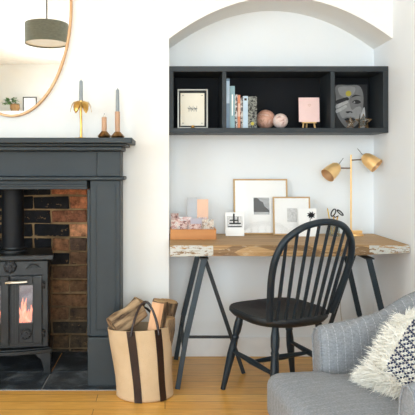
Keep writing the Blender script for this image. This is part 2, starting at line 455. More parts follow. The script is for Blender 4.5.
# fire recess: bricks with mortar, one mesh of masonry
RB = 3.56
rc = MB()
rc.box(FX0, FX1, RB+.016, RB+.2, 0, FZ+.2)
rc.box(FX0-.02, FX0, YF+.02, RB+.1, 0, FZ); rc.box(FX1, FX1+.02, YF+.02, RB+.1, 0, FZ)
soot = rc.build('wall_recess', 'mortar'); struct(soot)
br = MB(); pitch, BL = .0865, .226
for row in range(16):
    z0 = Z(237.5, RB)+.006-pitch*9+row*pitch-.0
    if z0 > 1.2 or z0 < -.08: continue
    off = X(52, RB)-BL*8 + (BL/2 if row % 2 else 0)
    for k in range(24):
        x0 = off+k*BL+R.uniform(-.004, .004); x1 = x0+BL-.012
        split = R.random() < .3
        parts = [(x0, x1)] if not split else [(x0, (x0+x1)/2-.005), ((x0+x1)/2+.005, x1)]
        for a, b in parts:
            a = max(a, FX0); b = min(b, FX1)
            if b-a < .02: continue
            xm = (a+b)/2; zc = z0+pitch/2
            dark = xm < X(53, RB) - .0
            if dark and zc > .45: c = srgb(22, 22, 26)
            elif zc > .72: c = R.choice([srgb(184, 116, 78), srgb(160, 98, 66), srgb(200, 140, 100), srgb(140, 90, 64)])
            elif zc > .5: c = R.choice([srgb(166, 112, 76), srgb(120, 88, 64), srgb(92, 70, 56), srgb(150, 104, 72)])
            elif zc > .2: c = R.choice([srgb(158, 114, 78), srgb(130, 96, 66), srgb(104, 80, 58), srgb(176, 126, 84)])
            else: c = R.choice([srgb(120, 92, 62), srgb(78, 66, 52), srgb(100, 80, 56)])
            d = R.uniform(-.004, .004)
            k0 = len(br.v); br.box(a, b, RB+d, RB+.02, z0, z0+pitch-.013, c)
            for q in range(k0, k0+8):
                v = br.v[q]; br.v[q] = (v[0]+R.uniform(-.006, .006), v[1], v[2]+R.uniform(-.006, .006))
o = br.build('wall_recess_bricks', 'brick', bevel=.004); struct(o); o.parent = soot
lint = MB().box(FX0, FX1, YF+.16, RB+.016, 1.12, FZ+.2); struct(lint.build('trim_1', 'irond'))

# slate hearth, level with the boards
h = thing('slate_hearth', 'dark riven slate hearth under the black stove, laid in large tiles', 'hearth', (-.84, 3.25, 0))
HX0, HX1, HY0, HY1 = -1.45, -.205, 2.955, RB+.01
def rel(x, y): return x+.84, y-3.25
def hb(name, x0, x1, y0, y1, z0, z1, m, bv=0):
    a, b = rel(x0, y0), rel(x1, y1); return MB().box(a[0], b[0], a[1], b[1], z0, z1).build(name, m, h, bevel=bv)
hb('grout_bed', -1.45, HX1, HY0, YF-.001, 0, .003, 'grout')
gp = [(-.84+.0, 0)]
for (x0, x1, y0, y1) in [(-1.45, -.905-.16, HY0, YF-.002), (-.635, HX1, HY0, YF-.002), (-1.06, -.642, HY0, YF-.002)]:
    hb('tile', x0, x1, y0, y1, .001, .007, 'slate', .002)
hb('tile', FX0+.003, -.642, YF, HY1, .001, .007, 'slate', .002)
hb('tile', -.635, FX1-.003, YF, HY1, .001, .007, 'slate', .002)

# ------------------------------------------------------------------ fireplace surround
fc = -.835
s_ = thing('fireplace_surround', 'dark blue grey painted fireplace surround with a mantel shelf, framing the stove', 'fireplace', (fc, YF, 0))
def sy(y): return y-YF
SF = 3.02                                    # front plane of the pilasters
hw_o, hw_i = .600, .422                       # outer / inner half widths
def sym(name, x0, x1, y0, y1, z0, z1, m='sur', bv=.004):
    for sgn in (-1, 1):
        a, b = sorted((sgn*x0, sgn*x1)); MB().box(a, b, sy(y0), sy(y1), z0, z1).build(name, m, s_, bevel=bv)
b = MB()
b.box(-.670, .670, sy(2.88), 0, 1.276, 1.303)
b.build('mantel_shelf', 'sur', s_, bevel=.004)
b = MB(); b.box(-.640, .640, sy(2.925), 0, 1.262, 1.276); b.box(-.614, .614, sy(2.96), 0, 1.240, 1.262); b.build('shelf_moulding', 'sur', s_, bevel=.005)
MB().box(-.475, .475, sy(3.035), 0, 1.105, 1.2395).build('frieze_panel', 'sur', s_, bevel=.003)
sym('frieze_block', .4755, hw_o, SF-.004, YF, 1.105, 1.2395)
b = MB(); b.box(-.620, .620, sy(2.99), 0, 1.085, 1.1045); b.build('lower_moulding', 'sur', s_, bevel=.006)
MB().box(-.4215, .4215, sy(3.04), 0, 1.036, 1.0848).build('header_rail', 'sur', s_, bevel=.004)
MB().box(-.4215, .4215, sy(3.028), sy(3.0395), 1.052, 1.064).build('header_bead', 'sur', s_, bevel=.003)
sym('pilaster', .440, hw_o, SF, YF, .2605, 1.0848)
sym('pilaster_reveal', .422, .4398, SF+.012, YF, .2605, 1.0358)
for sgn in (-1, 1):
    c = sgn*.520
    b = MB()
    for q in (-.052, .052): b.box(c+q-.003, c+q+.003, sy(SF)-.005, sy(SF), .29, 1.06)
    b.box(c-.05, c+.05, sy(SF)-.005, sy(SF), 1.054, 1.06); b.box(c-.05, c+.05, sy(SF)-.005, sy(SF), .29, .296)
    b.build('pilaster_bead', 'sur', s_)
sym('plinth_block', .428, .618, SF-.018, YF, .007, .26)

# ------------------------------------------------------------------ stove
st = thing('wood_burning_stove', 'black cast iron wood burning stove with a lit window and flue pipe', 'stove', (-.868, 3.265, .007), radians(9))
HW, D0, D1 = .205, -.14, .12   # local body half width, front, back
MB().box(-HW, HW, D0, D1, .155, .635).build('body', 'iron', st, bevel=.006)
b = MB(); b.prism([(-.235, -.165), (.235, -.165), (.215, .13), (-.215, .13)], .637, .667, 'xy'); b.build('top_plate', 'iron', st, bevel=.006)
b = MB()
pts = [(-.225, -.145)]+[(-.225+.45*i/12, -.150-.03*sin(pi*i/12)) for i in range(13)]+[(.225, .1), (-.225, .1)]
b.prism(pts, .126, .146, 'xy'); b.prism([(x*.97, y*.95) for x, y in pts], .1465, .1545, 'xy'); b.build('ledge', 'iron', st, bevel=.005)
for sx in (-1, 1):
    for yy in (-.115, .085):
        b = MB()
        for (y0, y1) in [(yy-.014, yy+.014)]:
            pr = [(.215, .1255), (.12, .1255), (.135, .105), (.162, .085), (.172, .05), (.178, .018), (.168, 0), (.222, 0), (.216, .03), (.219, .085)]
            b.prism([(sx*p[0], p[1]) for p in pr], y0, y1, 'xz')
        b.build('leg', 'iron', st, bevel=.004)
# doors
for sx in (-1, 1):
    dx0, dx1 = (.004, .172) if sx > 0 else (-.172, -.004)
    b = MB(); gx0, gx1 = (.048, .122) if sx > 0 else (-.122, -.048)
    y0, y1 = D0-.022, D0-.001
    gz0, gz1 = .297, .505
    b.box(dx0, gx0, y0, y1, .175, .555); b.box(gx1, dx1, y0, y1, .175, .555)
    b.box(gx0, gx1, y0, y1, .175, gz0); b.box(gx0, gx1, y0, y1, gz1, .555)
    d = b.build('door', 'iron', st, bevel=.003)
    b = MB()
    for (p0, p1, q0, q1) in [(dx0+.006, dx0+.012, .185, .545), (dx1-.012, dx1-.006, .185, .545), (dx0+.02, dx0+.026, .191, .539), (dx0+.012, dx1-.012, .185, .191), (dx0+.012, dx1-.012, .539, .545)]:
        b.box(p0, p1, y0-.005, y0, q0, q1)
    b.build('door_moulding', 'iron', d)
    b = MB(); 
    for (p0, p1, q0, q1) in [(gx0-.005, gx0, gz0-.005, gz1+.005), (gx1, gx1+.005, gz0-.005, gz1+.005), (gx0, gx1, gz0-.005, gz0), (gx0, gx1, gz1, gz1+.005)]:
        b.box(p0, p1, y0-.006, y0, q0, q1)
    b.build('window_rim', 'irond', d)
    MB().box(gx0, gx1, y0+.004, y0+.007, gz0, gz1).build('window_glass', 'stoveglass', d)
    # vent rosette
    cx = (gx0+gx1)/2
    b = MB(); b.lathe([(.0, 0), (.030, 0), (.032, .006), (.024, .012), (.012, .012), (.011, .022), (.0, .024)], (cx, y0, .24), 20, 'y')
    for k in range(8):
        a = k*pi/4; b.sphere((cx+.024*cos(a), y0-.010, .24+.024*sin(a)), .0065, 8, 6)
    b.build('air_vent', 'irond', d, smooth=True)
    for hz in (.50, .235):
        b = MB(); b.tube([(sx*.178, D0-.012, hz-.02), (sx*.178, D0-.012, hz+.02)], .008, 10); b.box(min(sx*.165, sx*.19), max(sx*.165, sx*.19), D0-.02, D0-.001, hz-.006, hz+.006)
        b.sphere((sx*.178, D0-.012, hz), .012, 10, 6)
        b.build('hinge', 'iron', d, smooth=True)
b = MB(); b.tube([(-.02, D0-.05, .524), (.0, D0-.052, .526), (.05, D0-.052, .526), (.095, D0-.05, .528)], [.007, .009, .009, .008], 10)
b.tube([(.012, D0-.022, .526), (.012, D0-.05, .526)], .006, 8)
b.build('door_handle', 'steel', st, smooth=True)
b = MB(); b.lathe([(0, 0), (.034, 0), (.036, .008), (.026, .014), (.012, .014), (.010, .024), (0, .026)], (0.0, D0-.001, .604), 20, 'y')
for k in range(8):
    a = k*pi/4; b.sphere((.028*cos(a), D0-.012, .604+.028*sin(a)), .008, 8, 6)
b.build('rosette', 'irond', st, smooth=True)
for sx in (-1, 1):                             # leaf ornament
    b = MB()
    for k in range(5):
        a = radians(-60+30*k+90); L = .03
        c = (sx*.125, D0-.004, .598)
        b.sphere((c[0]+.6*L*cos(a)*sx, c[1], c[2]+.35*L*sin(a)), .010, 8, 6, (1.1, .6, .7))
    b.tube([(sx*.085, D0-.004, .59), (sx*.12, D0-.006, .606), (sx*.165, D0-.004, .594)], .004, 6)
    b.build('leaf_ornament', 'iron', st, smooth=True)
# firebox seen through the glass: liner, log and flames
for sx in (-1, 1):
    gx0, gx1 = (.046, .124) if sx > 0 else (-.124, -.046)
    MB().box(gx0, gx1, D0-.0014, D0-.0004, .29, .51).build('firebox_liner', 'ash', st)
    b = MB()
    for k in range(5):
        x = gx0+.012+.0125*k+R.uniform(-.002, .002); H = R.uniform(.07, .15); z = .298
        rings = []
        for t, r in ((0, .008), (.15, .012), (.45, .009), (.75, .006), (1, .0012)):
            rings.append([(x+.006*sin(5*t+k)+r*cos(a), D0-.008+.35*r*sin(a), z+H*t) for a in [i*pi/4 for i in range(8)]])
        b.rings(rings)
    b.build('flames', 'flame', st, smooth=True)
b = MB(); px_ = -.0; b.tube([(px_, -.005, .668), (px_, -.005, 1.25)], .062, 28)
b.build('flue_pipe', 'pipe', st, smooth=True)
b = MB(); b.lathe([(.0, 0), (.078, 0), (.078, .012), (.064, .022), (.063, .028)], (px_, -.005, .6675), 28); b.build('flue_collar', 'iron', st, smooth=True)

# ------------------------------------------------------------------ mirror
mc = (-.857, YF, 2.06); a_, b_ = .330, .617
mt = thing('oval_mirror', 'large oval wall mirror with a slim copper frame above the mantel', 'mirror', mc)
n = 96; rings = []
prof = [(0.009, 0), (.009, -.02), (.006, -.025), (0, -.025), (-.004, -.022), (-.004, -.006), (-.004, 0)]
pts = []
for k in range(n):
    t = 2*pi*k/n
    nx, nz = cos(t)/a_, sin(t)/b_; l = sqrt(nx*nx+nz*nz); nx /= l; nz /= l
    rings.append([(a_*cos(t)+nx*p, -.001+q, b_*sin(t)+nz*p) for p, q in prof])
MB().rings(rings, loop=True).build('frame', 'copper', mt, smooth=True)
MB().prism([(a_*cos(2*pi*k/n)*.99, b_*sin(2*pi*k/n)*.992) for k in range(n)], -.001, -.012, 'xz').build('mirror_glass', 'mirror', mt)

# pendant lamp (seen in the mirror), hangs from the ceiling
pd = thing('pendant_lamp', 'grey green linen drum pendant lamp hanging from the ceiling, seen in the mirror', 'ceiling lamp', (-1.13, .93, ZC))
zt, zb, rr = 2.525-ZC, 2.335-ZC, .205
b = MB(); ring = lambda r, z: [(r*cos(2*pi*j/48), r*sin(2*pi*j/48), z) for j in range(48)]
b.rings([ring(rr, zb), ring(rr, zt), ring(rr-.004, zt), ring(rr-.004, zb)], loop=True); b.build('lamp_shade', 'pendant', pd, smooth=True)
MB().lathe([(0, 0), (rr-.006, 0), (rr-.006, .003), (0, .003)], (0, 0, zb+.012), 40).build('diffuser', 'pendantd', pd, smooth=True)
MB().lathe([(0, 0), (rr-.006, 0), (rr-.006, .003), (0, .003)], (0, 0, zt-.012), 40).build('top_disc', 'pendantd', pd, smooth=True)
MB().tube([(0, 0, zt-.01), (0, 0, -.02)], .007, 8).build('cord', 'inkg', pd)
MB().lathe([(0.0, -.03), (.03, -.028), (.05, -.004), (.05, -.0005), (0, -.0005)], (0, 0, 0), 24).build('ceiling_rose', 'skirt', pd, smooth=True)

# tall white cupboard on the far wall with plant and framed picture on top (seen in the mirror)
cb = thing('tall_cupboard', 'tall white cupboard against the far wall, its top just showing in the mirror', 'cupboard', (-2.35, YK+.22, 0))
MB().box(-.6, .6, -.19, .18, 0, 2.13).build('body', 'skirt', cb, bevel=.004)
for sx in (-1, 1):
    a, b2 = sorted((sx*.005, sx*.59)); d = MB().box(a, b2, .181, .2, .06, 2.10).build('door', 'skirt', cb, bevel=.004)
    MB().sphere((sx*.05, .212, 1.1), .014).build('knob', 'brass', d, smooth=True)
pl = thing('potted_plant', 'small leafy green plant in a woven tan pot, seen in the mirror', 'plant', (-2.66, YK+.25, 2.131))
MB().lathe([(0, 0), (.06, 0), (.085, .06), (.08, .13), (.07, .13), (.07, .11), (0, .11)], (.05, 0, 0), 20).build('pot', 'terra', pl, smooth=True)
b = MB()
for k in range(120):
    th, ph = R.uniform(0, 2*pi), R.uniform(-.3, 1.3); r = R.uniform(.05, .12)
    c = Vector((-.02+r*cos(th)*cos(ph), r*.8*sin(th)*cos(ph), .13+r*.9*sin(ph)))
    d = Vector((cos(th), sin(th), R.uniform(-.2, .8))).normalized(); u = d.cross(Vector((0, 0, 1))).normalized()
    L = .075
    b.add([c, c+d*L*.5+u*L*.25, c+d*L, c+d*L*.5-u*L*.25], [(0, 1, 2, 3)])
b.build('foliage', 'green', pl)
fr = thing('picture_frame', 'small dark framed white print seen in the mirror beside the plant', 'picture frame', (-2.36, YK+.2, 2.131))
b = MB()
for q in ((-.12, -.105, 0, .26), (.105, .12, 0, .26), (-.105, .105, 0, .015), (-.105, .105, .245, .26)): b.box(q[0], q[1], 0, .018, q[2], q[3])
b.build('frame', 'frameb', fr); MB().box(-.105, .105, .002, .01, .015, .245).build('print', 'paper', fr)

# ------------------------------------------------------------------ wall shelf unit
sh0, SD = 3.262, YB
zt, zb = 1.731, 1.351
su = thing('wall_shelf_unit', 'long dark grey open box shelf with three compartments fixed in the alcove', 'shelf', (AX, SD, zb))
W = XR-AX-.002; bt = .031
def lb(name, x0, x1, y0, y1, z0, z1, m='shelfp'):
    return MB().box(x0, x1, y0-SD, y1-SD, z0-zb, z1-zb).build(name, m, su, bevel=.0015)
lb('top_board', 0.001, W, sh0, SD-.0005, zt-bt, zt)
lb('bottom_board', 0.001, W, sh0, SD-.0005, zb, zb+bt-.003)
zi0, zi1 = zb+bt-.0028, zt-bt-.0002
for x0, x1 in ((.001, .026), (W-.030, W)): lb('side_board', x0, x1, sh0, SD-.0005, zi0, zi1)
dvs = (X(222.2, sh0)-AX, X(330.8, sh0)-AX)
for x0 in dvs: lb('divider', x0, x0+.024, sh0+.002, SD-.0005, zi0, zi1)
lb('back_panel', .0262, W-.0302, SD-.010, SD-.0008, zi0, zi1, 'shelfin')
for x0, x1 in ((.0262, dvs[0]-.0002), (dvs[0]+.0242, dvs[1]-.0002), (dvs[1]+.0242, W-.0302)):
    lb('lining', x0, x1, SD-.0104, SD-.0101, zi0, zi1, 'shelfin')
ZS = zi0+.0003                                # shelf surface

# framed print in the first compartment
yf = 3.33
fx0, fx1 = X(177.5, yf), X(208, yf); fz1 = Z(89, yf)-ZS
wF = fx1-fx0
f1 = thing('framed_print', 'silver framed cream print with a small script motif, standing in the shelf unit', 'picture frame', ((fx0+fx1)/2, yf, ZS))
b = MB(); hw = wF/2; t = .009
for q in ((-hw, -hw+t, 0, fz1), (hw-t, hw, 0, fz1), (-hw+t, hw-t, 0, t), (-hw+t, hw-t, fz1-t, fz1)): b.box(q[0], q[1], 0, .03, q[2], q[3])
b.build('frame', 'silver', f1, bevel=.001)
MB().box(-hw+t, hw-t, .022, .028, t, fz1-t).build('backing', 'frameb', f1)
cx0, cx1, cz0, cz1 = -hw+.018, hw-.020, .018, fz1-.022
MB().box(cx0, cx1, .016, .0215, cz0, cz1).build('print', 'cream', f1)
b = MB(); zc = (cz0+cz1)/2+.004
pts = [(-.028+.056*i/28, .0153, zc+.008*sin(i*1.35)*(.5+.5*sin(i*.6+1))) for i in range(29)]
b.tube(pts, .0014, 5); b.build('script_motif', 'inkg', f1)
for k in range(7):
    a = -.022+.0073*k; MB().tube([(a, .0153, zc-.017+.006*(k % 2)), (a+.003, .0153, zc+.017-.006*(k % 3))], .0013, 5).build('script_stroke', 'inkg', f1)
for sx in (-1, 1):
    for z in (cz0+.014, cz1-.014):
        c = (cx1-.014 if sx > 0 else cx0+.014); MB().tube([(c-.005, .0153, z-.003), (c, .0153, z+.003), (c+.005, .0153, z-.002)], .0014, 5).build('corner_motif', 'inkg', f1)
kn = MB(); kn.lathe([(0, 0), (.011, 0), (.013, .006), (.006, .012), (.009, .016), (0, .019)], (0, 0, 0), 14)
kn.build('shell_clip', 'brass', f1, smooth=True, loc=(.0, -.015, .0))

# books
def book(px0, px1, ptop, mat, label, depth=.15, y=3.30, extra=None, lean=0):
    x0, x1 = X(px0, y), X(px1, y)-.0006; H = Z(ptop, y)-ZS
    o = thing('book', label, 'book', ((x0+x1)/2, y, ZS), 0, 'books upright on the wall shelf')
    hw = (x1-x0)/2
    c = MB(); c.box(-hw, -hw+.0015, .0, depth, 0, H); c.box(hw-.0015, hw, .0, depth, 0, H); c.box(-hw+.0015, hw-.0015, 0, .002, 0, H)
    c.build('cover', mat, o)
    MB().box(-hw+.0016, hw-.0016, .0022, depth-.004, .003, H-.003).build('pages', 'cream', o)
    if extra: extra(o, hw, H)
    return o
def band(mat, z0f, z1f, w=.7):
    def f(o, hw, H): MB().box(-hw*w, hw*w, -.0008, -.0001, H*z0f, H*z1f).build('spine_title', mat, o)
    return f
book(226.2, 229.8, 78.5, 'bk_blue', 'tallest slim blue grey book at the divider end of the row', extra=band('bk_sky', .5, .95, .9))
book(229.9, 234.9, 86, 'bk_teal', 'pale sage green book beside the tallest slim one', extra=band('paper', .3, .8, .25))
book(235.0, 237.6, 94.5, 'bk_multi', 'thin white and brown patterned book left of the orange spine')
book(237.7, 240.4, 95, 'bk_orange', 'thin bright orange book in the middle of the row', extra=band('cream', .35, .75, .3))
book(240.5, 243.0, 98.5, 'bk_multi', 'thin mottled book right of the orange spine, lowest of the row')
book(243.1, 248.0, 96, 'bk_sky', 'white and pale blue book before the black patterned one', extra=band('ink', .86, .93, .5))
book(248.1, 257.0, 96.5, 'bk_pat', 'thick black and white patterned book beside the copper ball', extra=lambda o, hw, H: MB().lathe([(0, 0), (.010, 0), (.010, .0008), (0, .0008)], (0, -.0002, .027), 16, 'y').build('spine_badge', 'yellow', o))

# marbled balls
def ball(pxc, pyc, rpx, y, mat, label, stand=True):
    r = rpx*y/F; x = X(pxc, y)
    o = thing('decorative_ball', label, 'ornament', (x, y, ZS))
    MB().sphere((0, 0, r+.001), r, 32, 20).build('ball', mat, o, smooth=True)
    b = MB(); b.tube([(r*1.003*cos(2*pi*k/32)*cos(.5), r*1.003*sin(2*pi*k/32), r+.001+r*1.003*cos(2*pi*k/32)*sin(.5)) for k in range(32)], .0008, 5, loop=True)
    b.build('seam', 'rose', o)
ball(265.6, 118, 9.7, 3.40, 'globe', 'larger copper marbled ball on the shelf beside the books')
ball(280.3, 121.3, 7.5, 3.34, 'globe2', 'smaller pale pink marbled ball on the shelf beside the copper one')

# pink card on a mini easel
y = 3.36; ez = X(308.5, y)
e = thing('mini_easel', 'tiny pale wooden easel holding a pink card on the shelf', 'easel', (ez, y, ZS))
zL = Z(122.2, y)-ZS
b_pos = [(-.036, -.012, 0, -.018, .006, .13), (.036, -.012, 0, .018, .006, .13), (0, .05, 0, 0, .012, .125)]
for p in b_pos: MB().tube([p[:3], p[3:]], .0052, 8).build('leg', 'pine', e)
MB().box(-.040, .040, -.026, -.001, zL-.007, zL-.0005).build('ledge', 'pine', e)
MB().box(-.03, .03, .003, .008, .118, .128).build('crossbar', 'pine', e)
cw = X(319, y)-X(298.5, y); ch = Z(97.8, y)-Z(122.2, y)
c = thing('greeting_card', 'blank looking pink card with a tiny heart, propped on the mini easel', 'card', (ez, y-.020, ZS+zL+.0003))
cm = MB(); cm.box(-cw/2, cw/2, 0, .0025, 0, ch); cm.xf(Matrix.Rotation(radians(-4), 4, 'X')); cm.build('card', 'pink', c)
hp = [(.009*(sin(t)**3)*1.0, -.0018, .0) for t in (0,)]
pts = [(.0085*sin(t)**3, -.001+.07*(ch*.68)-.0055, ch*.68+.0062*(cos(t)-.38*cos(2*t)-.13*cos(3*t))) for t in [2*pi*k/24 for k in range(24)]]
MB().tube(pts, .0007, 5, loop=True).build('heart', 'rose', c)

# portrait book (generic black and white portrait) standing against the back
y = 3.44; px0, px1 = X(335.2, y), X(367.3, y); H = Z(84.5, y)-ZS; W2 = px1-px0
o = thing('portrait_book', 'large black book with a grey portrait photo cover, standing in the end compartment', 'book', ((px0+px1)/2, y, ZS))
MB().box(-W2/2, W2/2, 0, .022, 0, H).build('cover', 'bk_black', o, bevel=.001)
def blob(mat, pts, yy, name, n=4):
    b = MB(); q = catmull([(p[0]*W2-W2/2, 0, p[1]*H) for p in pts], n, True)
    b.prism([(p.x, p.z) for p in q], yy, yy-.0004, 'xz'); return b.build(name, mat, o)
MB().box(-W2/2+.001, W2/2-.001, -.0006, -.0001, .001, H-.002).build('backdrop_print', 'ink', o)
blob('skin2', [(.02, .97), (.40, .985), (.74, .97), (.87, .78), (.86, .45), (.76, .20), (.56, .05), (.34, .05), (.14, .22), (.03, .40), (.02, .7)], -.0008, 'face_print')
blob('skin1', [(.10, .93), (.40, .96), (.62, .93), (.58, .80), (.46, .74), (.44, .60), (.52, .44), (.66, .50), (.80, .50), (.80, .34), (.68, .22), (.58, .28), (.36, .29), (.22, .26), (.12, .40), (.10, .50), (.34, .66), (.14, .78)], -.0013, 'face_light_print')
blob('ink', [(.02, .64), (.20, .69), (.38, .72), (.42, .66), (.24, .62), (.04, .57)], -.0018, 'brow_shadow_print')
blob('paperg', [(.02, .54), (.20, .60), (.36, .645), (.40, .60), (.30, .56), (.12, .50), (.02, .47)], -.0023, 'hand_print')
blob('paperg', [(.02, .44), (.16, .48), (.32, .545), (.36, .50), (.24, .44), (.04, .37)], -.0023, 'hand_print')
blob('ink', [(.53, .61), (.60, .655), (.70, .66), (.80, .61), (.72, .575), (.62, .575)], -.0018, 'eye_print')
blob('skin1', [(.56, .61), (.60, .63), (.62, .60), (.59, .59)], -.0021, 'eye_light_print')
blob('ink', [(.50, .71), (.62, .775), (.82, .74), (.66, .745)], -.0018, 'brow_print')
blob('ink', [(.32, .40), (.38, .365), (.46, .385), (.53, .37), (.52, .40), (.44, .41)], -.0018, 'nose_print')
blob('ink', [(.28, .225), (.38, .265), (.45, .25), (.53, .265), (.62, .22), (.46, .165)], -.0018, 'lips_print')
blob('paperg', [(.78, .03), (.76, .20), (.82, .38), (.90, .50), (.93, .34), (.92, .05)], -.0023, 'fingers_print')
blob('ink', [(.70, .03), (.73, .22), (.77, .36), (.765, .20), (.755, .03)], -.0026, 'cheek_shadow_print')
MB().lathe([(0, 0), (.017, 0), (.017, .0005), (0, .0005)], (-W2/2+.41*W2, -.0014, .80*H), 20, 'y').build('round_sticker', 'yellow', o)

# brass and glass star ornaments
def star(pxc, y, rad, label, glass=False, rz=0.3, tilt=0):
    o = thing('star_ornament', label, 'ornament', (X(pxc, y), y, ZS), rz)
    P = []
    for k in range(10):
        a = pi/2+k*pi/5+tilt; r = rad if k % 2 == 0 else rad*.45
        P.append(Vector((r*cos(a), 0, r*sin(a))))
    lo = min(p.z for p in P); P = [p+Vector((0, 0, -lo+.0016)) for p in P]; c = sum(P, Vector())/10
    b = MB()
    for k in range(10):
        b.tube([P[k], P[(k+1) % 10]], .0011, 6)
        for s in (-1, 1): b.tube([P[k], c+Vector((0, s*.014, 0))], .0006, 5)
    b.build('brass_edges', 'bronze', o)
    g = MB(); vs = P+[c+Vector((0, .0135, 0)), c-Vector((0, .0135, 0))]
    g.add(vs, [(k, (k+1) % 10, 10) for k in range(10)]+[(k, (k+1) % 10, 11) for k in range(10)])
    g.build('facets', 'clear', o)
star(350.5, 3.30, .035, 'brass edged glass star in front of the portrait book, nearer its middle')
star(363.5, 3.33, .047, 'wider brass edged glass star at the far edge of the portrait book', rz=-.2)

# ------------------------------------------------------------------ desk: worktop and two trestles
DY0, DY1, DZ0, DZ1 = 2.962, YB-.014, .692, .75
dk = MB(); n = 60
x0, x1 = .026, XR-.006
topp = []; L = []
dpt = DY1-DY0
top, bot = [], []
for i in range(n+1):
    x = x0+(x1-x0)*i/n
    wv = .003*sin(x*9)+.0015*sin(x*23+1)+(.008*max(0, (x-1.0)/.27))
    th = .002*sin(x*7+2)-.016*max(0, (x-.85)/.42)
    L.append((x, wv, th))
rings = []
for x, wv, th in L:
    rings.append([(x, wv+.002, DZ0-DZ0+.0-th), (x, wv-.0, .02-th*.5), (x, wv+.004, DZ1-DZ0-.004), (x, wv+.012, DZ1-DZ0), (x, dpt, DZ1-DZ0), (x, dpt, .0)])
dk.rings(rings)
desk = dk.build('desk_worktop', 'desk', None, smooth=True, ang=25, loc=(0, DY0, DZ0))
tag(desk, 'rustic wooden desk top with white paint worn on its front edge, on two trestles', 'desk')

def trestle(xc, sgn, label):
    o = thing('trestle', label, 'desk trestle', (xc, 3.2, 0), 0 if sgn > 0 else pi, 'trestles under the desk')
    # local: outer legs lean to -x; for the other trestle the whole is turned half round
    zt = DZ0-.012
    MB().box(-.022, .022, -.225, .225, zt-.006, zt).build('top_plate', 'trestled', o)
    for s in (-1, 1):
        yb = s*.228; yt = s*.205
        P = [(0.0, yt, zt-.006), (-.095, yt+(yb-yt)*.62, .27), (-.14, yb, 0.001)]
        b = MB(); b.bar(P[0], P[1], .030, .012); b.bar(P[1], P[2], .026, .012)
        b.build('leg', 'trestle' , o, bevel=.002)
    b = MB(); b.bar((.008, 0, zt-.006), (.235, 0.0, .001), .022, .014); b.build('leg', 'trestled', o, bevel=.002)
    b = MB(); b.bar((-.108, -.213, .215), (-.108, .213, .215), .018, .012, (0, 0, 1)); b.build('side_rail', 'trestle', o)
    b = MB(); b.bar((-.1, 0, .205), (.162, 0, .205), .016, .012, (0, 0, 1)); b.build('cross_rail', 'trestled', o)
    return o
trestle(.205, 1, 'dark steel trestle under the desk end beside the log bag')
trestle(1.068, -1, 'dark steel trestle behind the spindle chair under the far desk end')

# ------------------------------------------------------------------ things on the desk
DT = DZ1+.0006
def leaning(name, label, px0, px1, ptop, yfront, lean, mat_fr, t, prints, cat='picture frame', dep=.015, mount='paper'):
    """frame standing on the desk, leaning back on the wall"""
    x0, x1 = X(px0, yfront), X(px1, yfront); w = x1-x0
    H = (Z(ptop, yfront+.03)-DT)/cos(lean)
    o = bpy.data.objects.new(name, None); COL.objects.link(o); o.location = ((x0+x1)/2, yfront, DT+.002); o.rotation_euler = (-lean, 0, 0)
    tag(o, label, cat)
    b = MB(); h = w/2
    for q in ((-h, -h+t, 0, H), (h-t, h, 0, H), (-h+t, h-t, 0, t), (-h+t, h-t, H-t, H)): b.box(q[0], q[1], 0, dep, q[2], q[3])
    b.build('frame', mat_fr, o, bevel=.0008)
    MB().box(-h+t, h-t, .004, .008, t, H-t).build('mount', mount, o)
    for (a, b2, c, d, m) in prints:
        MB().box(-h+a*w, -h+b2*w, .0030, .0039, c*H, d*H).build('picture', m, o)
    MB().box(-h+t, h-t, .0018, .0024, t, H-t).build('glass', 'pictureglass', o)
    return o
leaning('picture_frame', 'large pale wood picture frame with a small dark sea photo, leaning behind the others', 234, 288.5, 179.2, 3.425, .1, 'oak', .0095, [(.37, .66, .355, .66, 'photosky')])
leaning('picture_frame', 'smaller pale wood frame with a tiny grey sketch, in front of the large frame', 273.6, 311, 197, 3.385, .1, 'oak', .0085, [(.38, .64, .34, .70, 'photo2')])

big = [o_ for o_ in COL.objects if o_.name == 'picture_frame.001' or o_.name == 'picture_frame.002']
big = [o_ for o_ in COL.objects if str(o_.get('label', '')).startswith('large pale wood')][0]
w_ = X(288.5, 3.425)-X(234, 3.425); H_ = (Z(179.2, 3.455)-DT)/cos(.1)
hp = [(.37, .40), (.37, .66), (.44, .655), (.49, .60), (.545, .575), (.57, .50), (.63, .455), (.655, .43), (.66, .40)]
MB().prism([(-w_/2+a*w_, c*H_) for a, c in hp], .0029, .0026, 'xz').build('picture_headland', 'ink', big)

# small instant-photo print card
y = 3.34; xa, xb = X(225.6, y), X(244.3, y); Hc = Z(212.8, y)-DT
o = thing('photo_card', 'small white photo card with black and grey picture, left of the large frame', 'card', ((xa+xb)/2, y, DT+.002)); o.rotation_euler = (-.12, 0, 0)
w = (xb-xa)/2
MB().box(-w, w, 0, .004, 0, Hc).build('card', 'paper', o)
MB().box(-w+.008, w-.008, -.0006, -.0001, Hc*.36, Hc*.84).build('picture', 'photo2', o)
b = MB(); b.box(-.032, .036, -.0012, -.0007, Hc*.50, Hc*.56); b.box(-.030, .02, -.0012, -.0007, Hc*.64, Hc*.69); b.box(-.010, .0, -.0012, -.0007, Hc*.55, Hc*.95); b.box(.016, .022, -.0012, -.0007, Hc*.56, Hc*.82); b.box(-.04, .04, -.0012, -.0007, Hc*.38, Hc*.42)
b.build('bridge_print', 'ink', o)
MB().box(-w*.5, w*.5, .004, .03, 0, .004).build('card_foot', 'paper', o)

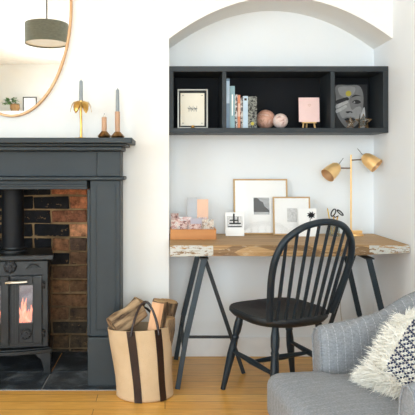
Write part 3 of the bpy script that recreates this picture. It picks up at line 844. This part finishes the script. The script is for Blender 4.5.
# white card with black dandelion
y = 3.32; xa, xb = X(299, y), X(317.2, y); Hc = Z(208.8, y)-DT
o = thing('photo_card', 'white card with a black seed head drawing, beside the smaller frame', 'card', ((xa+xb)/2, y, DT+.002)); o.rotation_euler = (-.12, 0, 0)
w = (xb-xa)/2
MB().box(-w, w, 0, .003, 0, Hc).build('card', 'paper', o)
b = MB(); c0 = (.022, Hc*.76)
for k in range(26):
    a = k*2*pi/26; r = .015+.005*(k % 3); b.bar((c0[0], -.0006, c0[1]), (c0[0]+r*cos(a), -.0006, c0[1]+r*sin(a)*.85), .0045, .0006)
b.bar((c0[0], -.0006, c0[1]), (c0[0]-.03, -.0006, .01), .003, .0006)
b.build('seed_head_print', 'ink', o)
MB().box(-w*.5, w*.5, .003, .03, 0, .004).build('card_foot', 'paper', o)

# wooden tray of cards
ty0, ty1 = 3.20, 3.34; tx0, tx1 = X(170.2, ty0)+.001, X(216.2, ty0)
tr = thing('card_tray', 'orange brown wooden tray on the desk end, filled with patterned cards', 'tray', ((tx0+tx1)/2, (ty0+ty1)/2, DT))
w = (tx1-tx0)/2; d = (ty1-ty0)/2; h_ = .056
MB().box(-w, w, -d, d, 0, .008).build('base', 'boxwood', tr)
MB().box(-w, w, -d, -d+.009, .0082, h_).build('front_panel', 'boxwood', tr, bevel=.001)
MB().box(-w, w, d-.009, d, .0082, h_).build('rear_panel', 'boxwood', tr, bevel=.001)
for a, b2 in ((-w, -w+.009), (w-.009, w)): MB().box(a, b2, -d+.0092, d-.0092, .0082, h_).build('side_panel', 'boxwood', tr)
def card(px0, px1, ptop, y, mat, label, lean=.06, name='greeting_card', inner=None, cat='card', group='cards in the wooden tray'):
    x0, x1 = X(px0, y), X(px1, y); H = Z(ptop, y)-DT-.009
    o = thing(name, label, cat, ((x0+x1)/2, y, DT+.0095), 0, group); o.rotation_euler = (-lean, 0, 0); w = (x1-x0)/2
    MB().box(-w, w, 0, .003, 0, H).build('card', mat, o)
    if inner: MB().box(-w+.006, w-.006, -.0006, -.0001, inner[1]*H, inner[2]*H).build('card_print', inner[0], o)
    return o
card(170.8, 178.5, 213.5, 3.312, 'floral', 'tall pink and brown floral card in the tray corner at the wall')
card(171.2, 180, 219.5, 3.255, 'floral2', 'lower pale pink floral card in front of the tall floral one')
card(177, 191.5, 217, 3.285, 'floralw', 'white card with a pink flower bunch, in the middle of the tray')
card(178.6, 187.5, 221, 3.262, 'floral', 'small brown and pink flower bouquet card before the white card')
card(190.5, 203.5, 218.5, 3.275, 'lav', 'lavender grey card in the tray between white and bird cards', inner=('floral2', .25, .6))
card(202, 213.8, 219.5, 3.262, 'birds', 'dark and cream bird patterned card at the tray end nearest the photo card')
card(189, 201, 224, 3.232, 'floral', 'short floral card at the tray front before the lavender card')
card(187.3, 197, 197.6, 3.324, 'envg', 'tall pale grey notebook standing at the back of the tray', name='notebook', cat='notebook', lean=.03)
card(197.2, 208.3, 199.5, 3.318, 'envp', 'tall peach notebook with white lower band beside the grey one', name='notebook', cat='notebook', lean=.03, inner=('floralw', .12, .5))

# pot with scissors and pencil
y = 3.36; xp = X(334, y)
o = thing('pencil_pot', 'small clear glass pot on the desk holding scissors and a pencil', 'pot', (xp, y, DT))
ring = lambda r, z, n=24: [(r*cos(2*pi*j/n), r*sin(2*pi*j/n), z) for j in range(n)]
MB().rings([ring(.034, 0), ring(.036, .085), ring(.0335, .085), ring(.031, .005)]).build('glass_wall', 'clear', o, smooth=True)
MB().tube([(.036*cos(2*pi*k/24), .036*sin(2*pi*k/24), .086) for k in range(24)], .0016, 6, loop=True).build('brass_rim', 'brass', o, smooth=True)
o = thing('pencil', 'yellow pencil sticking up from the glass pot', 'pencil', (xp-.012, y, DT+.006))
b = MB(); b.tube([(0, 0, .004), (-.024, .004, .15)], .0036, 6); b.build('barrel', 'pencil', o)
b = MB(); b.tube([(-.024, .004, .1502), (-.026, .0043, .16)], [.0036, .0008], 6); b.build('point', 'oak', o)
o = thing('scissors', 'black handled scissors standing in the glass pot, handles up', 'scissors', (xp+.004, y-.002, DT+.006))
zz = .095
b = MB(); b.bar((.014, 0, .004), (-.008, 0, zz+.012), .008, .0015); b.bar((-.010, .002, .004), (.018, .002, zz+.012), .008, .0015); b.build('blades', 'brass', o)
for sx, cx_, tl in ((-1, -.008, .35), (1, .032, -.75)):
    pts = []
    for k in range(20):
        a = 2*pi*k/20; u, v = .0125*cos(a), .022*sin(a)
        pts.append((cx_+u*cos(tl)-v*sin(-tl)*-1*(-1), .001, zz+.036+u*sin(-tl)*0+v*cos(tl)))
    b = MB(); b.tube(pts, .0038, 8, loop=True)
    b.tube([(.0, .001, zz+.008), (cx_*.7, .001, zz+.017)], .003, 8)
    b.build('handle', 'scis', o, smooth=True)

# gold lamp
y = 3.40; lx = X(351, y)
o = thing('desk_lamp', 'gold desk lamp with one pole and two bell shades on the desk', 'lamp', (lx, y, DT))
zof = lambda p: Z(p, y)-DT
MB().lathe([(0, 0), (.052, 0), (.053, .004), (.051, .010), (0.02, .012), (0, .012)], (.018, -.006, 0), 36).build('base', 'lampgold', o, smooth=True)
MB().box(.004, .058, -.03, .012, .0122, .030).build('switch_block', 'lampgold', o, bevel=.002)
MB().tube([(0, .0, .0122), (0, .0, zof(154.8))], .0052, 14).build('pole', 'rose' if False else 'lampgold', o, smooth=True)
def lamp_head(pe, pw, ax, name='shade'):
    # pe: end of arm (neck), ax: direction the mouth faces
    ax = Vector(ax).normalized(); rot = Vector((0, 0, 1)).rotation_difference(ax).to_matrix()
    prof = [(0.012, -.004), (.022, 0), (.034, .018), (.041, .045), (.045, .098)]
    inn = [(.0435, .0975), (.039, .045), (.031, .019), (.018, .004), (.001, .002)]
    n = 28; rings = [[rot @ Vector((r*cos(2*pi*j/n), r*sin(2*pi*j/n), z))+Vector(pe) for j in range(n)] for r, z in [(.001, -.004)]+prof+inn]
    sh = MB().rings(rings).build(name, 'lampgold', o, smooth=True)
    rings = [[rot @ Vector((r*cos(2*pi*j/n)*.985, r*sin(2*pi*j/n)*.985, z-.001))+Vector(pe) for j in range(n)] for r, z in inn[:-1]]
    MB().rings(rings, cap0=False, cap1=False).build('shade_lining', 'lampin', sh, smooth=True)
    b = MB(); c = Vector(pe)+ax*.045; b.sphere(c, .022, 14, 10); b.build('bulb', 'paper', sh, smooth=True)
    up = -ax
    b = MB(); s0 = Vector(pe)-ax*.003; b.tube([s0, s0+Vector(pw)], .0022, 8); b.build('lever', 'silver', sh, smooth=True)
pxm = lambda d: d*y/F
nl = (X(338.5, y)-lx, 0, zof(167.5)); nr = (X(363.5, y)-lx, 0, zof(158))
MB().tube([(0, 0, zof(168.2)), (nl[0]+.0, 0, zof(168))], .0038, 10).build('arm', 'bronze', o, smooth=True)
MB().tube([(0, 0, zof(160.2)), (nr[0]-.0, 0, zof(159.6))], .0038, 10).build('arm', 'bronze', o, smooth=True)
lamp_head((nl[0]-.004, -.002, nl[2]+.012), (.03, 0, .042), (-.70, -.32, -.58))
lamp_head((nr[0]+.0, -.002, nr[2]+.012), (-.034, 0, .042), (.60, -.45, -.60))
pts = catmull([(.02, .03, .004), (-.01, .07, .003), (-.02, .092, .003), (-.022, .0935, -.03), (-.03, .092, -.2), (-.035, .092, -.45), (-.01, .09, -.6), (.03, .075, -.68)], 6)
MB().tube(pts, .0022, 6).build('cord', 'cord', o, smooth=True)

# ------------------------------------------------------------------ candlesticks on the mantel
MZ = 1.3036; y = 3.04
px = X(81, y); o = thing('palm_candlestick', 'brass palm tree candlestick with drooping leaves on the mantel', 'candlestick', (px, y, MZ))
b = MB(); b.lathe([(0, 0), (.020, 0), (.022, .003), (.010, .007), (.006, .014)], (0, 0, 0), 20)
for k in range(6):
    a = k*pi/3+.4; b.sphere((.026*cos(a), .026*sin(a), .0045), .010, 10, 6, (1.2, 1.2, .4))
b.build('base', 'brass', o, smooth=True)
zl = Z(104, y)-MZ
MB().tube([(0, 0, .006), (.001, 0, zl*.35), (-.001, 0, zl*.7), (0, 0, zl)], [.0075, .0065, .007, .008], 12).build('stem', 'brass', o, smooth=True)
MB().lathe([(0, 0), (.010, 0), (.014, .012), (.0135, .018), (.0112, .018), (.0112, .004), (0, .004)], (0, 0, zl-.001), 18).build('cup', 'brass', o, smooth=True)
for k in range(6):
    a = k*pi/3+.15; d = Vector((cos(a), sin(a), 0)); u = Vector((-sin(a), cos(a), 0)); b = MB(); rings = []
    for r, z, w in ((.010, .003, .005), (.024, .012, .013), (.038, .010, .019), (.048, -.006, .019), (.053, -.026, .013), (.055, -.044, .002)):
        c = d*r+Vector((0, 0, zl+z)); nrm = Vector((0, 0, .0012))+d*.0006
        rings.append([c-u*w-Vector((0, 0, w*.35)), c+nrm*2, c+u*w-Vector((0, 0, w*.35)), c-nrm])
    b.rings(rings); b.build('leaf', 'brass', o, smooth=True, ang=60)
def candle(x, y, z0, z1, r, mat, label):
    o = thing('candle', label, 'candle', (x, y, z0)); H = z1-z0
    MB().lathe([(0, 0), (r, 0), (r*.86, H-.006), (r*.5, H), (0, H)], (0, 0, 0), 16).build('wax', mat, o, smooth=True)
    MB().tube([(0, 0, H), (.001, 0, H+.007)], .0011, 5).build('wick', 'wick', o)
candle(px, y, MZ+zl+.0034, Z(80.5, y), .0108, 'wax', 'grey taper candle held by the palm candlestick')
for pxx, yy, hpx, cpx, rb, mat, lab, lab2 in ((104.2, 3.01, 117.2, 114.8, .035, 'waxw', 'lower turned bronze and pale wood candle holder on the mantel', 'short white candle stub in the lower holder'),
                                (117.5, 3.06, 111.5, 89.3, .037, 'wax', 'taller bronze and pale wood candle holder nearest the mantel end', 'grey taper candle in the taller bronze holder')):
    x = X(pxx, yy); zt = Z(hpx, yy)-MZ
    o = thing('candle_holder', lab, 'candle holder', (x, yy, MZ))
    n = 8; prof = [(rb*.62, 0), (rb*.95, .010), (rb, .016), (rb*.6, .032), (rb*.42, .040)]
    MB().lathe([(0, 0)]+prof+[(0, .040)], (0, 0, 0), 10).build('base', 'bronze', o)
    MB().lathe([(0, .0402), (.0135, .0402), (.0135, zt-.001), (.010, zt), (0, zt)], (0, 0, 0), 20).build('stem', 'rose', o, smooth=True)
    candle(x, yy, MZ+zt+.0006, Z(cpx, yy), .0105 if mat == 'wax' else .0095, mat, lab2)

# ------------------------------------------------------------------ windsor chair
wc = thing('spindle_back_chair', 'dark blue grey wooden chair with a hooped spindle back, pulled up to the desk', 'chair', (.583, 2.90, 0), radians(25)); wc.scale = (1.09, 1.07, 1)
SZ = .440
def outline(a):
    c, s = cos(a), sin(a)
    wx = .202-.006*min(0, s); wy = .200
    p = 4.2 if s > 0 else 2.5
    r = (abs(c/wx)**p+abs(s/wy)**p)**(-1/p)
    return Vector((r*c, r*s, 0))
n = 48; OL = [outline(2*pi*k/n) for k in range(n)]
def dish(q, f):       # saddle height at fraction f of the outline
    d = -.013*(1-f**2)*(1 if q.y < .1 else .7)
    d += .008*math.exp(-(q.x/.035)**2)*max(0, q.y/.2)   # pommel
    return d
rings = []
rings.append([q*.80+Vector((0, 0, SZ-.046)) for q in OL])
rings.append([q*.93+Vector((0, 0, SZ-.042)) for q in OL])
rings.append([q*1.0+Vector((0, 0, SZ-.024)) for q in OL])
rings.append([q*1.0+Vector((0, 0, SZ-.008)) for q in OL])
rings.append([q*.975+Vector((0, 0, SZ)) for q in OL])
for f in (.9, .75, .55, .35, .18, .05): rings.append([q*f+Vector((0, 0, SZ+dish(q*f, f))) for q in OL])
MB().rings(rings).build('seat', 'seat', wc, smooth=True, ang=50)
def turned(p0, p1, prof, n=14):
    p0, p1 = Vector(p0), Vector(p1)
    pts, rad = [], []
    for t, r in prof: pts.append(p0.lerp(p1, t)); rad.append(r)
    return MB().tube(pts, rad, n)
LEGP = [(0, .014), (.04, .015), (.14, .020), (.24, .019), (.29, .015), (.305, .018), (.32, .018), (.335, .0155), (.42, .018), (.55, .0195), (.66, .0175), (.84, .014), (1, .012)]
tops = {('f', -1): (-.135, .125), ('f', 1): (.135, .125), ('r', -1): (-.115, -.125), ('r', 1): (.115, -.125)}
bots = {('f', -1): (-.205, .175), ('f', 1): (.205, .175), ('r', -1): (-.18, -.205), ('r', 1): (.18, -.205)}
def legat(k, z):
    t = (SZ-.038-z)/(SZ-.038); a, b = tops[k], bots[k]; return Vector((a[0]+(b[0]-a[0])*t, a[1]+(b[1]-a[1])*t, z))
for k in tops: turned(legat(k, SZ-.038), legat(k, .0), LEGP).build('leg', 'chair', wc, smooth=True)
STP = [(0, .008), (.2, .011), (.5, .015), (.8, .011), (1, .008)]
mids = []
for s in (-1, 1):
    a, b = legat(('f', s), .205), legat(('r', s), .185); turned(a, b, STP, 10).build('stretcher', 'chair', wc, smooth=True); mids.append((a+b)/2)
turned(mids[0], mids[1], STP, 10).build('stretcher', 'chair', wc, smooth=True)
# hoop
lean = .30
def back(x, zz): return Vector((x, -.172-lean*zz+.05*(x/.2)**2*(1 if zz > 0 else 1)-.02, SZ+zz-.004))
half = [(.168, 0), (.186, .10), (.203, .21), (.203, .305), (.175, .385), (.115, .440), (.055, .462)]
HP = half+[(0, .468)]+[(-a, b) for a, b in reversed(half)]
hoop = catmull([(a, 0, b) for a, b in HP], 6)
def yoff(x, z): return -.158-lean*z - .028*(1-min(1, (x/.17)**2))*(1-z/.468*.4)
pts = [Vector((p.x, yoff(p.x, p.z) if p.z < .46 else yoff(p.x, p.z), SZ+p.z-.003)) for p in hoop]
MB().tube(pts, .0155, 12).build('back_hoop', 'chair', wc, smooth=True)
ns = 8
for i in range(ns):
    t = -1+2*(i+.5)/ns
    xb = t*.158; xt = t*.195
    zs = max([p.z for p in hoop if abs(p.x-xt) < .02 and p.z > .2])
    # interpolate hoop height above xt
    best = min((p for p in hoop if p.z > .28), key=lambda p: abs(p.x-xt)); zt_ = best.z-.004
    p0 = Vector((xb, yoff(xb, 0)+.0, SZ-.004)); p1 = Vector((best.x, yoff(best.x, best.z), SZ+zt_))
    MB().tube([p0, p0.lerp(p1, .4), p1], [.0075, .0085, .0065], 10).build('spindle', 'chair', wc, smooth=True)

# ------------------------------------------------------------------ log bag
bg = thing('log_bag', 'natural jute log bag with dark brown leather straps, full of firewood', 'bag', (-.106, 2.905, 0))
def bagp(th, h, off=0):
    # h 0..1 ; gentle slump
    rx = .146+.013*h*h-.003*sin(h*pi*2); ry = .115+.010*h
    cx = .004-.034*h**1.3; cz = .345*h
    rx += .004*sin(3*th+1)*h; ry += .003*sin(2*th+h*3)
    z = cz+(-.012*sin(th+.5)*h if h > .5 else 0)+.012*cos(th)*h
    return Vector((cx+(rx+off)*cos(th), (ry+off)*sin(th), z))
n = 48; rings = [[bagp(2*pi*j/n, 0)*.0+Vector((bagp(2*pi*j/n, 0).x*.93, bagp(2*pi*j/n, 0).y*.93, .001)) for j in range(n)]]
hs = [.02, .06, .15, .3, .45, .6, .75, .88, .97, 1.0]
for h_ in hs: rings.append([bagp(2*pi*j/n, h_) for j in range(n)])
for h_ in reversed(hs): rings.append([bagp(2*pi*j/n, h_, -.006)+Vector((0, 0, .004 if h_ < .05 else 0)) for j in range(n)])
MB().rings(rings).build('bag_body', 'jute', bg, smooth=True, ang=60)
def strap(th0, w):
    b = MB(); rings = []
    for h_ in [.0, .05, .15, .3, .5, .7, .85, 1.0]:
        r = []
        for off, sd in ((.0005, -1), (.0045, -1), (.0045, 1), (.0005, 1)):
            r.append(bagp(th0+sd*w/2/.14, max(h_, .01), off))
        rings.append(r)
    b.rings(rings); return b
ta, tb = radians(-90-11), radians(-90+40)
for th_ in (ta, tb, radians(90+22), radians(90-34)): strap(th_, .036).build('strap', 'leather', bg, smooth=True)
for t1, t2, hh in ((ta, tb, .155), (radians(90+22), radians(90-34), .11)):
    a, b2 = bagp(t1, .93, .006), bagp(t2, .93, .006)
    pts = []
    for k in range(17):
        t = k/16; p = a.lerp(b2, t); p.z = p.z+hh*sin(pi*t)**.7; p.y += (.045*sin(pi*t) if t1 < 0 else -.03*sin(pi*t)); pts.append(p)
    m_ = MB(); m_.tube(pts, .0065, 10); m_.build('handle', 'leather', bg, smooth=True)
# logs
def log(p0, p1, r, label, mat='bark', faces=None, seed=1, squash=1, parts=True):
    rr = random.Random(seed); p0, p1 = Vector(p0), Vector(p1); L = (p1-p0).length
    n = 28; prof = []
    for j in range(n):
        a = 2*pi*j/n; q = r*(1+.07*sin(3*a+seed)+.05*sin(7*a+seed*2)+rr.uniform(-.03, .03))
        prof.append((q*cos(a), q*sin(a)*squash))
    if faces:                     # a split log: wedge outline
        prof = faces
        n = len(prof)
    o = thing('log', label, 'firewood log', tuple(p0), 0, 'logs in the jute bag')
    rot = Vector((0, 0, 1)).rotation_difference((p1-p0).normalized()); o.rotation_mode = 'QUATERNION'; o.rotation_quaternion = rot
    m = 9; rings = []
    for i in range(m+1):
        z = L*i/m; rings.append([(x*(1+rr.uniform(-.03, .03))+.004*sin(i*.9+seed), y*(1+rr.uniform(-.03, .03)), z) for x, y in prof])
    MB().rings(rings).build('bark', mat, o, smooth=True, ang=50)
    MB().prism([(x*.90, y*.90) for x, y in prof], L, L+.003, 'xy').build('cut_end', 'logend', o)
    return o, L
log((-.262, 2.855, .352), (-.124, 2.935, .428), .054, 'thick pale bark log lying across the bag rim towards the fireplace', 'bark', seed=3)
log((-.215, 2.955, .30), (-.13, 2.975, .462), .034, 'thin log behind the thick pale one, standing against the bag rim', 'barkd', seed=5)
wedge = [(-.034, -.036), (.004, -.046), (.020, -.040), (.036, -.026), (.044, -.006), (.038, .018), (.020, .032), (-.004, .034), (-.030, .026)]
lo, L = log((-.088, 2.86, .12), (-.026, 2.868, .486), .036, 'upright split log with a bare pinkish cut face', 'barkd', faces=wedge, seed=8)
MB().bar((-.0335, -.006, .004), (-.0335, -.006, L-.004), .004, .054, (0, 1, 0)).build('split_face', 'split', lo)
b = MB(); b.prism([(-.037, -.039), (.004, -.051), (.022, -.045), (.020, -.036), (-.033, -.030)], .004, L-.004, 'xy'); b.build('split_face', 'split', lo)
log((-.04, 2.965, .14), (.020, 2.97, .458), .050, 'dark rough barked log leaning on the desk side of the bag', 'barkd', seed=11)
log((-.010, 2.905, .12), (.018, 2.895, .392), .032, 'short brown log lowest in the bag, nearest the desk', 'bark', seed=14)

# ------------------------------------------------------------------ armchair
F_ang = math.atan2(-.17, -.985)
ac = thing('armchair', 'pale grey pinstriped upholstered armchair with curved arms', 'armchair', (.622, 1.80, 0), F_ang)
# path of the arm/back shell in local plan: far arm is y<0, near arm y>0, front towards +x
path = []
for i in range(8): path.append((-.034*i, -.262))
R0 = .262
for i in range(1, 24):
    a = -pi/2-pi*i/24; path.append((-.255+R0*1.0*cos(a), R0*sin(a)*1.0))
for i in range(7, -1, -1): path.append((-.034*i, .262))
path = [Vector((p[0], p[1], 0)) for p in path]
m = len(path); rings = []
def shellh(p):
    d = -p.x                                       # distance behind the arm front
    return .583+.055*max(0, min(1, (d-.02)/.30))**1.2+.17*max(0, min(1, (d-.24)/.30))**1.2
for i, p in enumerate(path):
    d = (path[min(i+1, m-1)]-path[max(i-1, 0)]).normalized(); nrm = Vector((d.y, -d.x, 0))
    # nrm should point outward
    if nrm.dot(p-Vector((-.2, 0, 0))) < 0: nrm = -nrm
    H = shellh(p); end = min(i, m-1-i)
    lean = .018+.03*max(0, min(1, (-p.x-.2)/.3))
    sec = [(-.046, .14), (-.048, .30), (-.046, .42), (-.040, H-.085), (-.036, H-.04), (-.022, H-.010), (.008, H), (.040, H-.010), (.062, H-.04), (.060, H-.09), (.050, .40), (.048, .14)]
    rings.append([p+nrm*(q[0]+lean*max(0, (q[1]-.35)/.3))+Vector((0, 0, q[1])) for q in sec])
def inset(ring, dx, k):
    c = sum(ring, Vector())/len(ring); out = []
    for q in ring:
        v = Vector((q.x-c.x, q.y-c.y, q.z-c.z)); l = v.length
        yy = v.y*(1-k/.05) if abs(v.y) > .001 else v.y
        out.append(Vector((q.x+dx, c.y+yy, q.z-(k*.8 if v.z > .1 else 0))))
    return out
r0, r1 = rings[0], rings[-1]
rings = [inset(r0, .030, .036), inset(r0, .026, .016), inset(r0, .014, .004)]+rings+[inset(r1, .014, .004), inset(r1, .026, .016), inset(r1, .030, .036)]
sh = MB().rings(rings).build('arms_and_back', 'fab_arm', ac, smooth=True, ang=60, sub=1)
for sgn in (-1, 1):   # piping down each arm front
    src = rings[1] if sgn < 0 else rings[-2]
    MB().tube([q for q in src], .0035, 8).build('piping', 'fab_arm', sh, smooth=True)
def slab(out, z0, z1, r, crown, n_in=5):
    c = sum(out, Vector())/len(out); rg = []
    def sc(k, z, cr=0): return [Vector((c.x+(q.x-c.x)*k, c.y+(q.y-c.y)*k, z+cr)) for q in out]
    def ins(d):
        o2 = []
        for q in out:
            v = q-c; o2.append(c+v*(1-d/max(v.length, .01)))
        return o2
    rg.append(sc(.4, z0)); rg.append([Vector((q.x, q.y, z0)) for q in ins(r)])
    for k in range(1, 5):
        a = k/4*pi/2; rg.append([Vector((q.x, q.y, z0+r*(1-cos(a)))) for q in ins(r*(1-sin(a)))])
    for k in range(0, 5):
        a = k/4*pi/2; rg.append([Vector((q.x, q.y, z1-r+r*sin(a))) for q in ins(r*(1-cos(a)))])
    last = rg[-1]
    for k in (.85, .65, .4, .15):
        rg.append([Vector((c.x+(q.x-c.x)*k, c.y+(q.y-c.y)*k, z1+crown*(1-k*k))) for q in last])
    return MB().rings(rg)
def rounded(pts, rad, n=6):
    out = []; P = [Vector((p[0], p[1], 0)) for p in pts]; m = len(P)
    for i in range(m):
        a, b, c = P[i-1], P[i], P[(i+1) % m]
        u = (a-b).normalized(); v = (c-b).normalized(); r = rad[i]
        for k in range(n+1):
            t = k/n; out.append((b+u*r).lerp(b, t).lerp(b.lerp(b+v*r, t), t))
    dense = []
    for i in range(len(out)):
        a, b = out[i], out[(i+1) % len(out)]; k = max(1, int((b-a).length/.04))
        for j in range(k): dense.append(a.lerp(b, j/k))
    return dense
seat_out = rounded([(.238, -.245), (.252, 0), (.238, .245), (.044, .245), (.036, .208), (-.44, .18), (-.44, -.18), (.036, -.208), (.044, -.245)], [.05, .03, .05, .012, .012, .1, .1, .012, .012])
slab(seat_out, .285, .440, .040, .014).build('seat_cushion', 'fab_seat', ac, smooth=True, ang=180)
base_out = rounded([(.19, -.235), (.19, .235), (.02, .235), (-.44, .18), (-.44, -.18), (.02, -.235)], [.02]*6)
slab(base_out, .13, .2845, .015, 0).build('seat_base', 'fab_arm', ac, smooth=True, ang=60)
for xx, yy in ((.13, -.19), (.13, .19), (-.39, -.14), (-.39, .14)):
    MB().lathe([(0, 0), (.014, 0), (.024, .12), (.024, .1295), (0, .1295)], (xx, yy, 0), 14).build('leg', 'darkwoodfoot', ac, smooth=True)

# shaggy cushion
up = Vector((.62, .40, .68)).normalized(); hh = Vector((.55, -.83, 0)); hh = (hh-up*hh.dot(up)).normalized(); nn = hh.cross(up); 
if nn.y > 0: nn = -nn
PW, PH = .36, .275
P0 = Vector((.655, 1.865, .458))                # lower far corner
cen = P0+hh*PW/2+up*PH/2-nn*.0
cu = thing('shaggy_cushion', 'white shaggy cushion with a navy and white woven band, on the grey armchair', 'cushion', tuple(cen))
Mx = Matrix((hh, up, nn)).transposed()
def cp(u, v, s, off=0):   # u,v in -1..1
    ru = u*PW/2; rv = v*PH/2
    th = .05*(max(0, (1-u**4))**.5)*(max(0, (1-v**4))**.5)
    pinch = 1-.06*(abs(u)*abs(v))**2
    return Mx @ Vector((ru*pinch, rv*pinch, s*(th+off)))
n = 20; b = MB()
for s in (-1, 1):
    vs = [cp(-1+2*i/n, -1+2*j/n, s) for i in range(n+1) for j in range(n+1)]
    b.add(vs, [(i*(n+1)+j, (i+1)*(n+1)+j, (i+1)*(n+1)+j+1, i*(n+1)+j+1) for i in range(n) for j in range(n)])
b.build('cushion_body', 'wool', cu, smooth=True, ang=180)
# woven band: rows of navy stitches on white wool
b = MB(); wv = MB()
U0, U1 = -.60, .02
rows, cols = 12, 26
for i in range(rows):
    u = U0+(U1-U0)*(i+.5)/rows
    for j in range(cols):
        v = -.93+1.86*(j+.5*(i % 2))/cols
        a = cp(u-.010, v-.014, 1, .004); c_ = cp(u+.010, v+.014, 1, .004)
        b2 = b if (i*2+j) % 3 else wv
        b2.tube([cp(u-.012, v-.016, 1, .001), cp(u, v, 1, .006), cp(u+.012, v+.016, 1, .001)], [.0020, .0038, .0020], 6)
b.build('navy_stitches', 'navy', cu, smooth=True); wv.build('white_stitches', 'wool', cu, smooth=True)
# shag
b = MB()
def blade(p, d, L, w):
    side = d.cross(Vector((R.uniform(-1, 1), R.uniform(-1, 1), R.uniform(-1, 1)))).normalized()*w
    q = p+d*L*.55+Vector((0, 0, -.1*L)); e = p+d*L+Vector((R.uniform(-.2, .2), R.uniform(-.2, .2), -.35))*L*.5
    b.add([p-side, p+side, q+side*.7, e, q-side*.7], [(0, 1, 2, 4), (4, 2, 3)])
outer = lambda u, v: (Mx @ Vector((u*.9, v*.9, .0)))
for k in range(9500):
    z_ = R.random()
    if z_ < .42:      # rim
        e = R.uniform(0, 4); t = R.uniform(-1, 1); j = R.uniform(.93, 1)
        u, v = [(j, t), (-j, t), (t, j), (t, -j)][int(e)]
        if abs(u) > abs(v): nd = Vector((1 if u > 0 else -1, 0, R.uniform(-.5, .7)))
        else: nd = Vector((0, 1 if v > 0 else -1, R.uniform(-.5, .7)))
        s = R.choice((-1, 1)); L = R.uniform(.030, .058)
    else:
        u = R.uniform(-1, 1); v = R.uniform(-1, 1)
        if U0-.02 < u < U1+.02 and v < .93: continue
        nd = Vector((R.uniform(-.8, .8), R.uniform(-1.0, .4), .7)); s = 1; L = R.uniform(.018, .04)
        if R.random() < .15: s = -1; nd.z = -.7
    p = cp(u, v, s)
    nd = nd+Vector((R.uniform(-.45, .45), R.uniform(-.45, .45), R.uniform(-.3, .3)))
    blade(p, (Mx @ nd).normalized(), L, .0016)
# thick tassel mass at the lower far corner, spilling on the seat
for k in range(3200):
    u = -1+abs(R.gauss(0, .35)); v = -1+abs(R.gauss(0, .12)); u = min(u, .9)
    p = cp(max(-1, u), max(-1, v), R.choice((0, 1)))
    nd = Vector((R.gauss(-.55, .6), R.gauss(-.5, .35), R.uniform(.1, 1.2)))
    blade(p, (Mx @ nd).normalized(), R.uniform(.03, .075), .0017)
floor_z = .452-cen.z
b.v = [(v[0], v[1], max(v[2], floor_z-.008+.01*R.random())) for v in b.v]
b.build('shag_fringe', 'wool', cu)

# ------------------------------------------------------------------ light
wd = bpy.data.worlds.new('sky'); scn.world = wd; wd.use_nodes = True; nt = wd.node_tree
bgN = nt.nodes['Background']; bgN.inputs[0].default_value = (.78, .90, 1, 1); bgN.inputs[1].default_value = 1.6
def area(name, loc, rot, sx, sy_, e, col=(1, 1, 1)):
    l = bpy.data.lights.new(name, 'AREA'); l.shape = 'RECTANGLE'; l.size = sx; l.size_y = sy_; l.energy = e; l.color = col
    o = bpy.data.objects.new(name, l); COL.objects.link(o); o.location = loc; o.rotation_euler = rot; return o
area('daylight_left', (XL-.25, -1.0, 1.5), (0, -pi/2+radians(24), 0), 2.2, 3.4, 145, (.77, .915, 1))
area('daylight_back', (-.2, YK-.25, 1.35), (pi/2-radians(18), 0, 0), 2.4, 2.5, 215, (.77, .915, 1))

scn.view_settings.view_transform = 'Standard'; scn.view_settings.look = 'None'
scn.view_settings.gamma = 1; scn.view_settings.use_curve_mapping = False
scn.view_settings.exposure = -0.19
scn.cycles.max_bounces = 10; scn.cycles.diffuse_bounces = 6; scn.cycles.transparent_max_bounces = 12
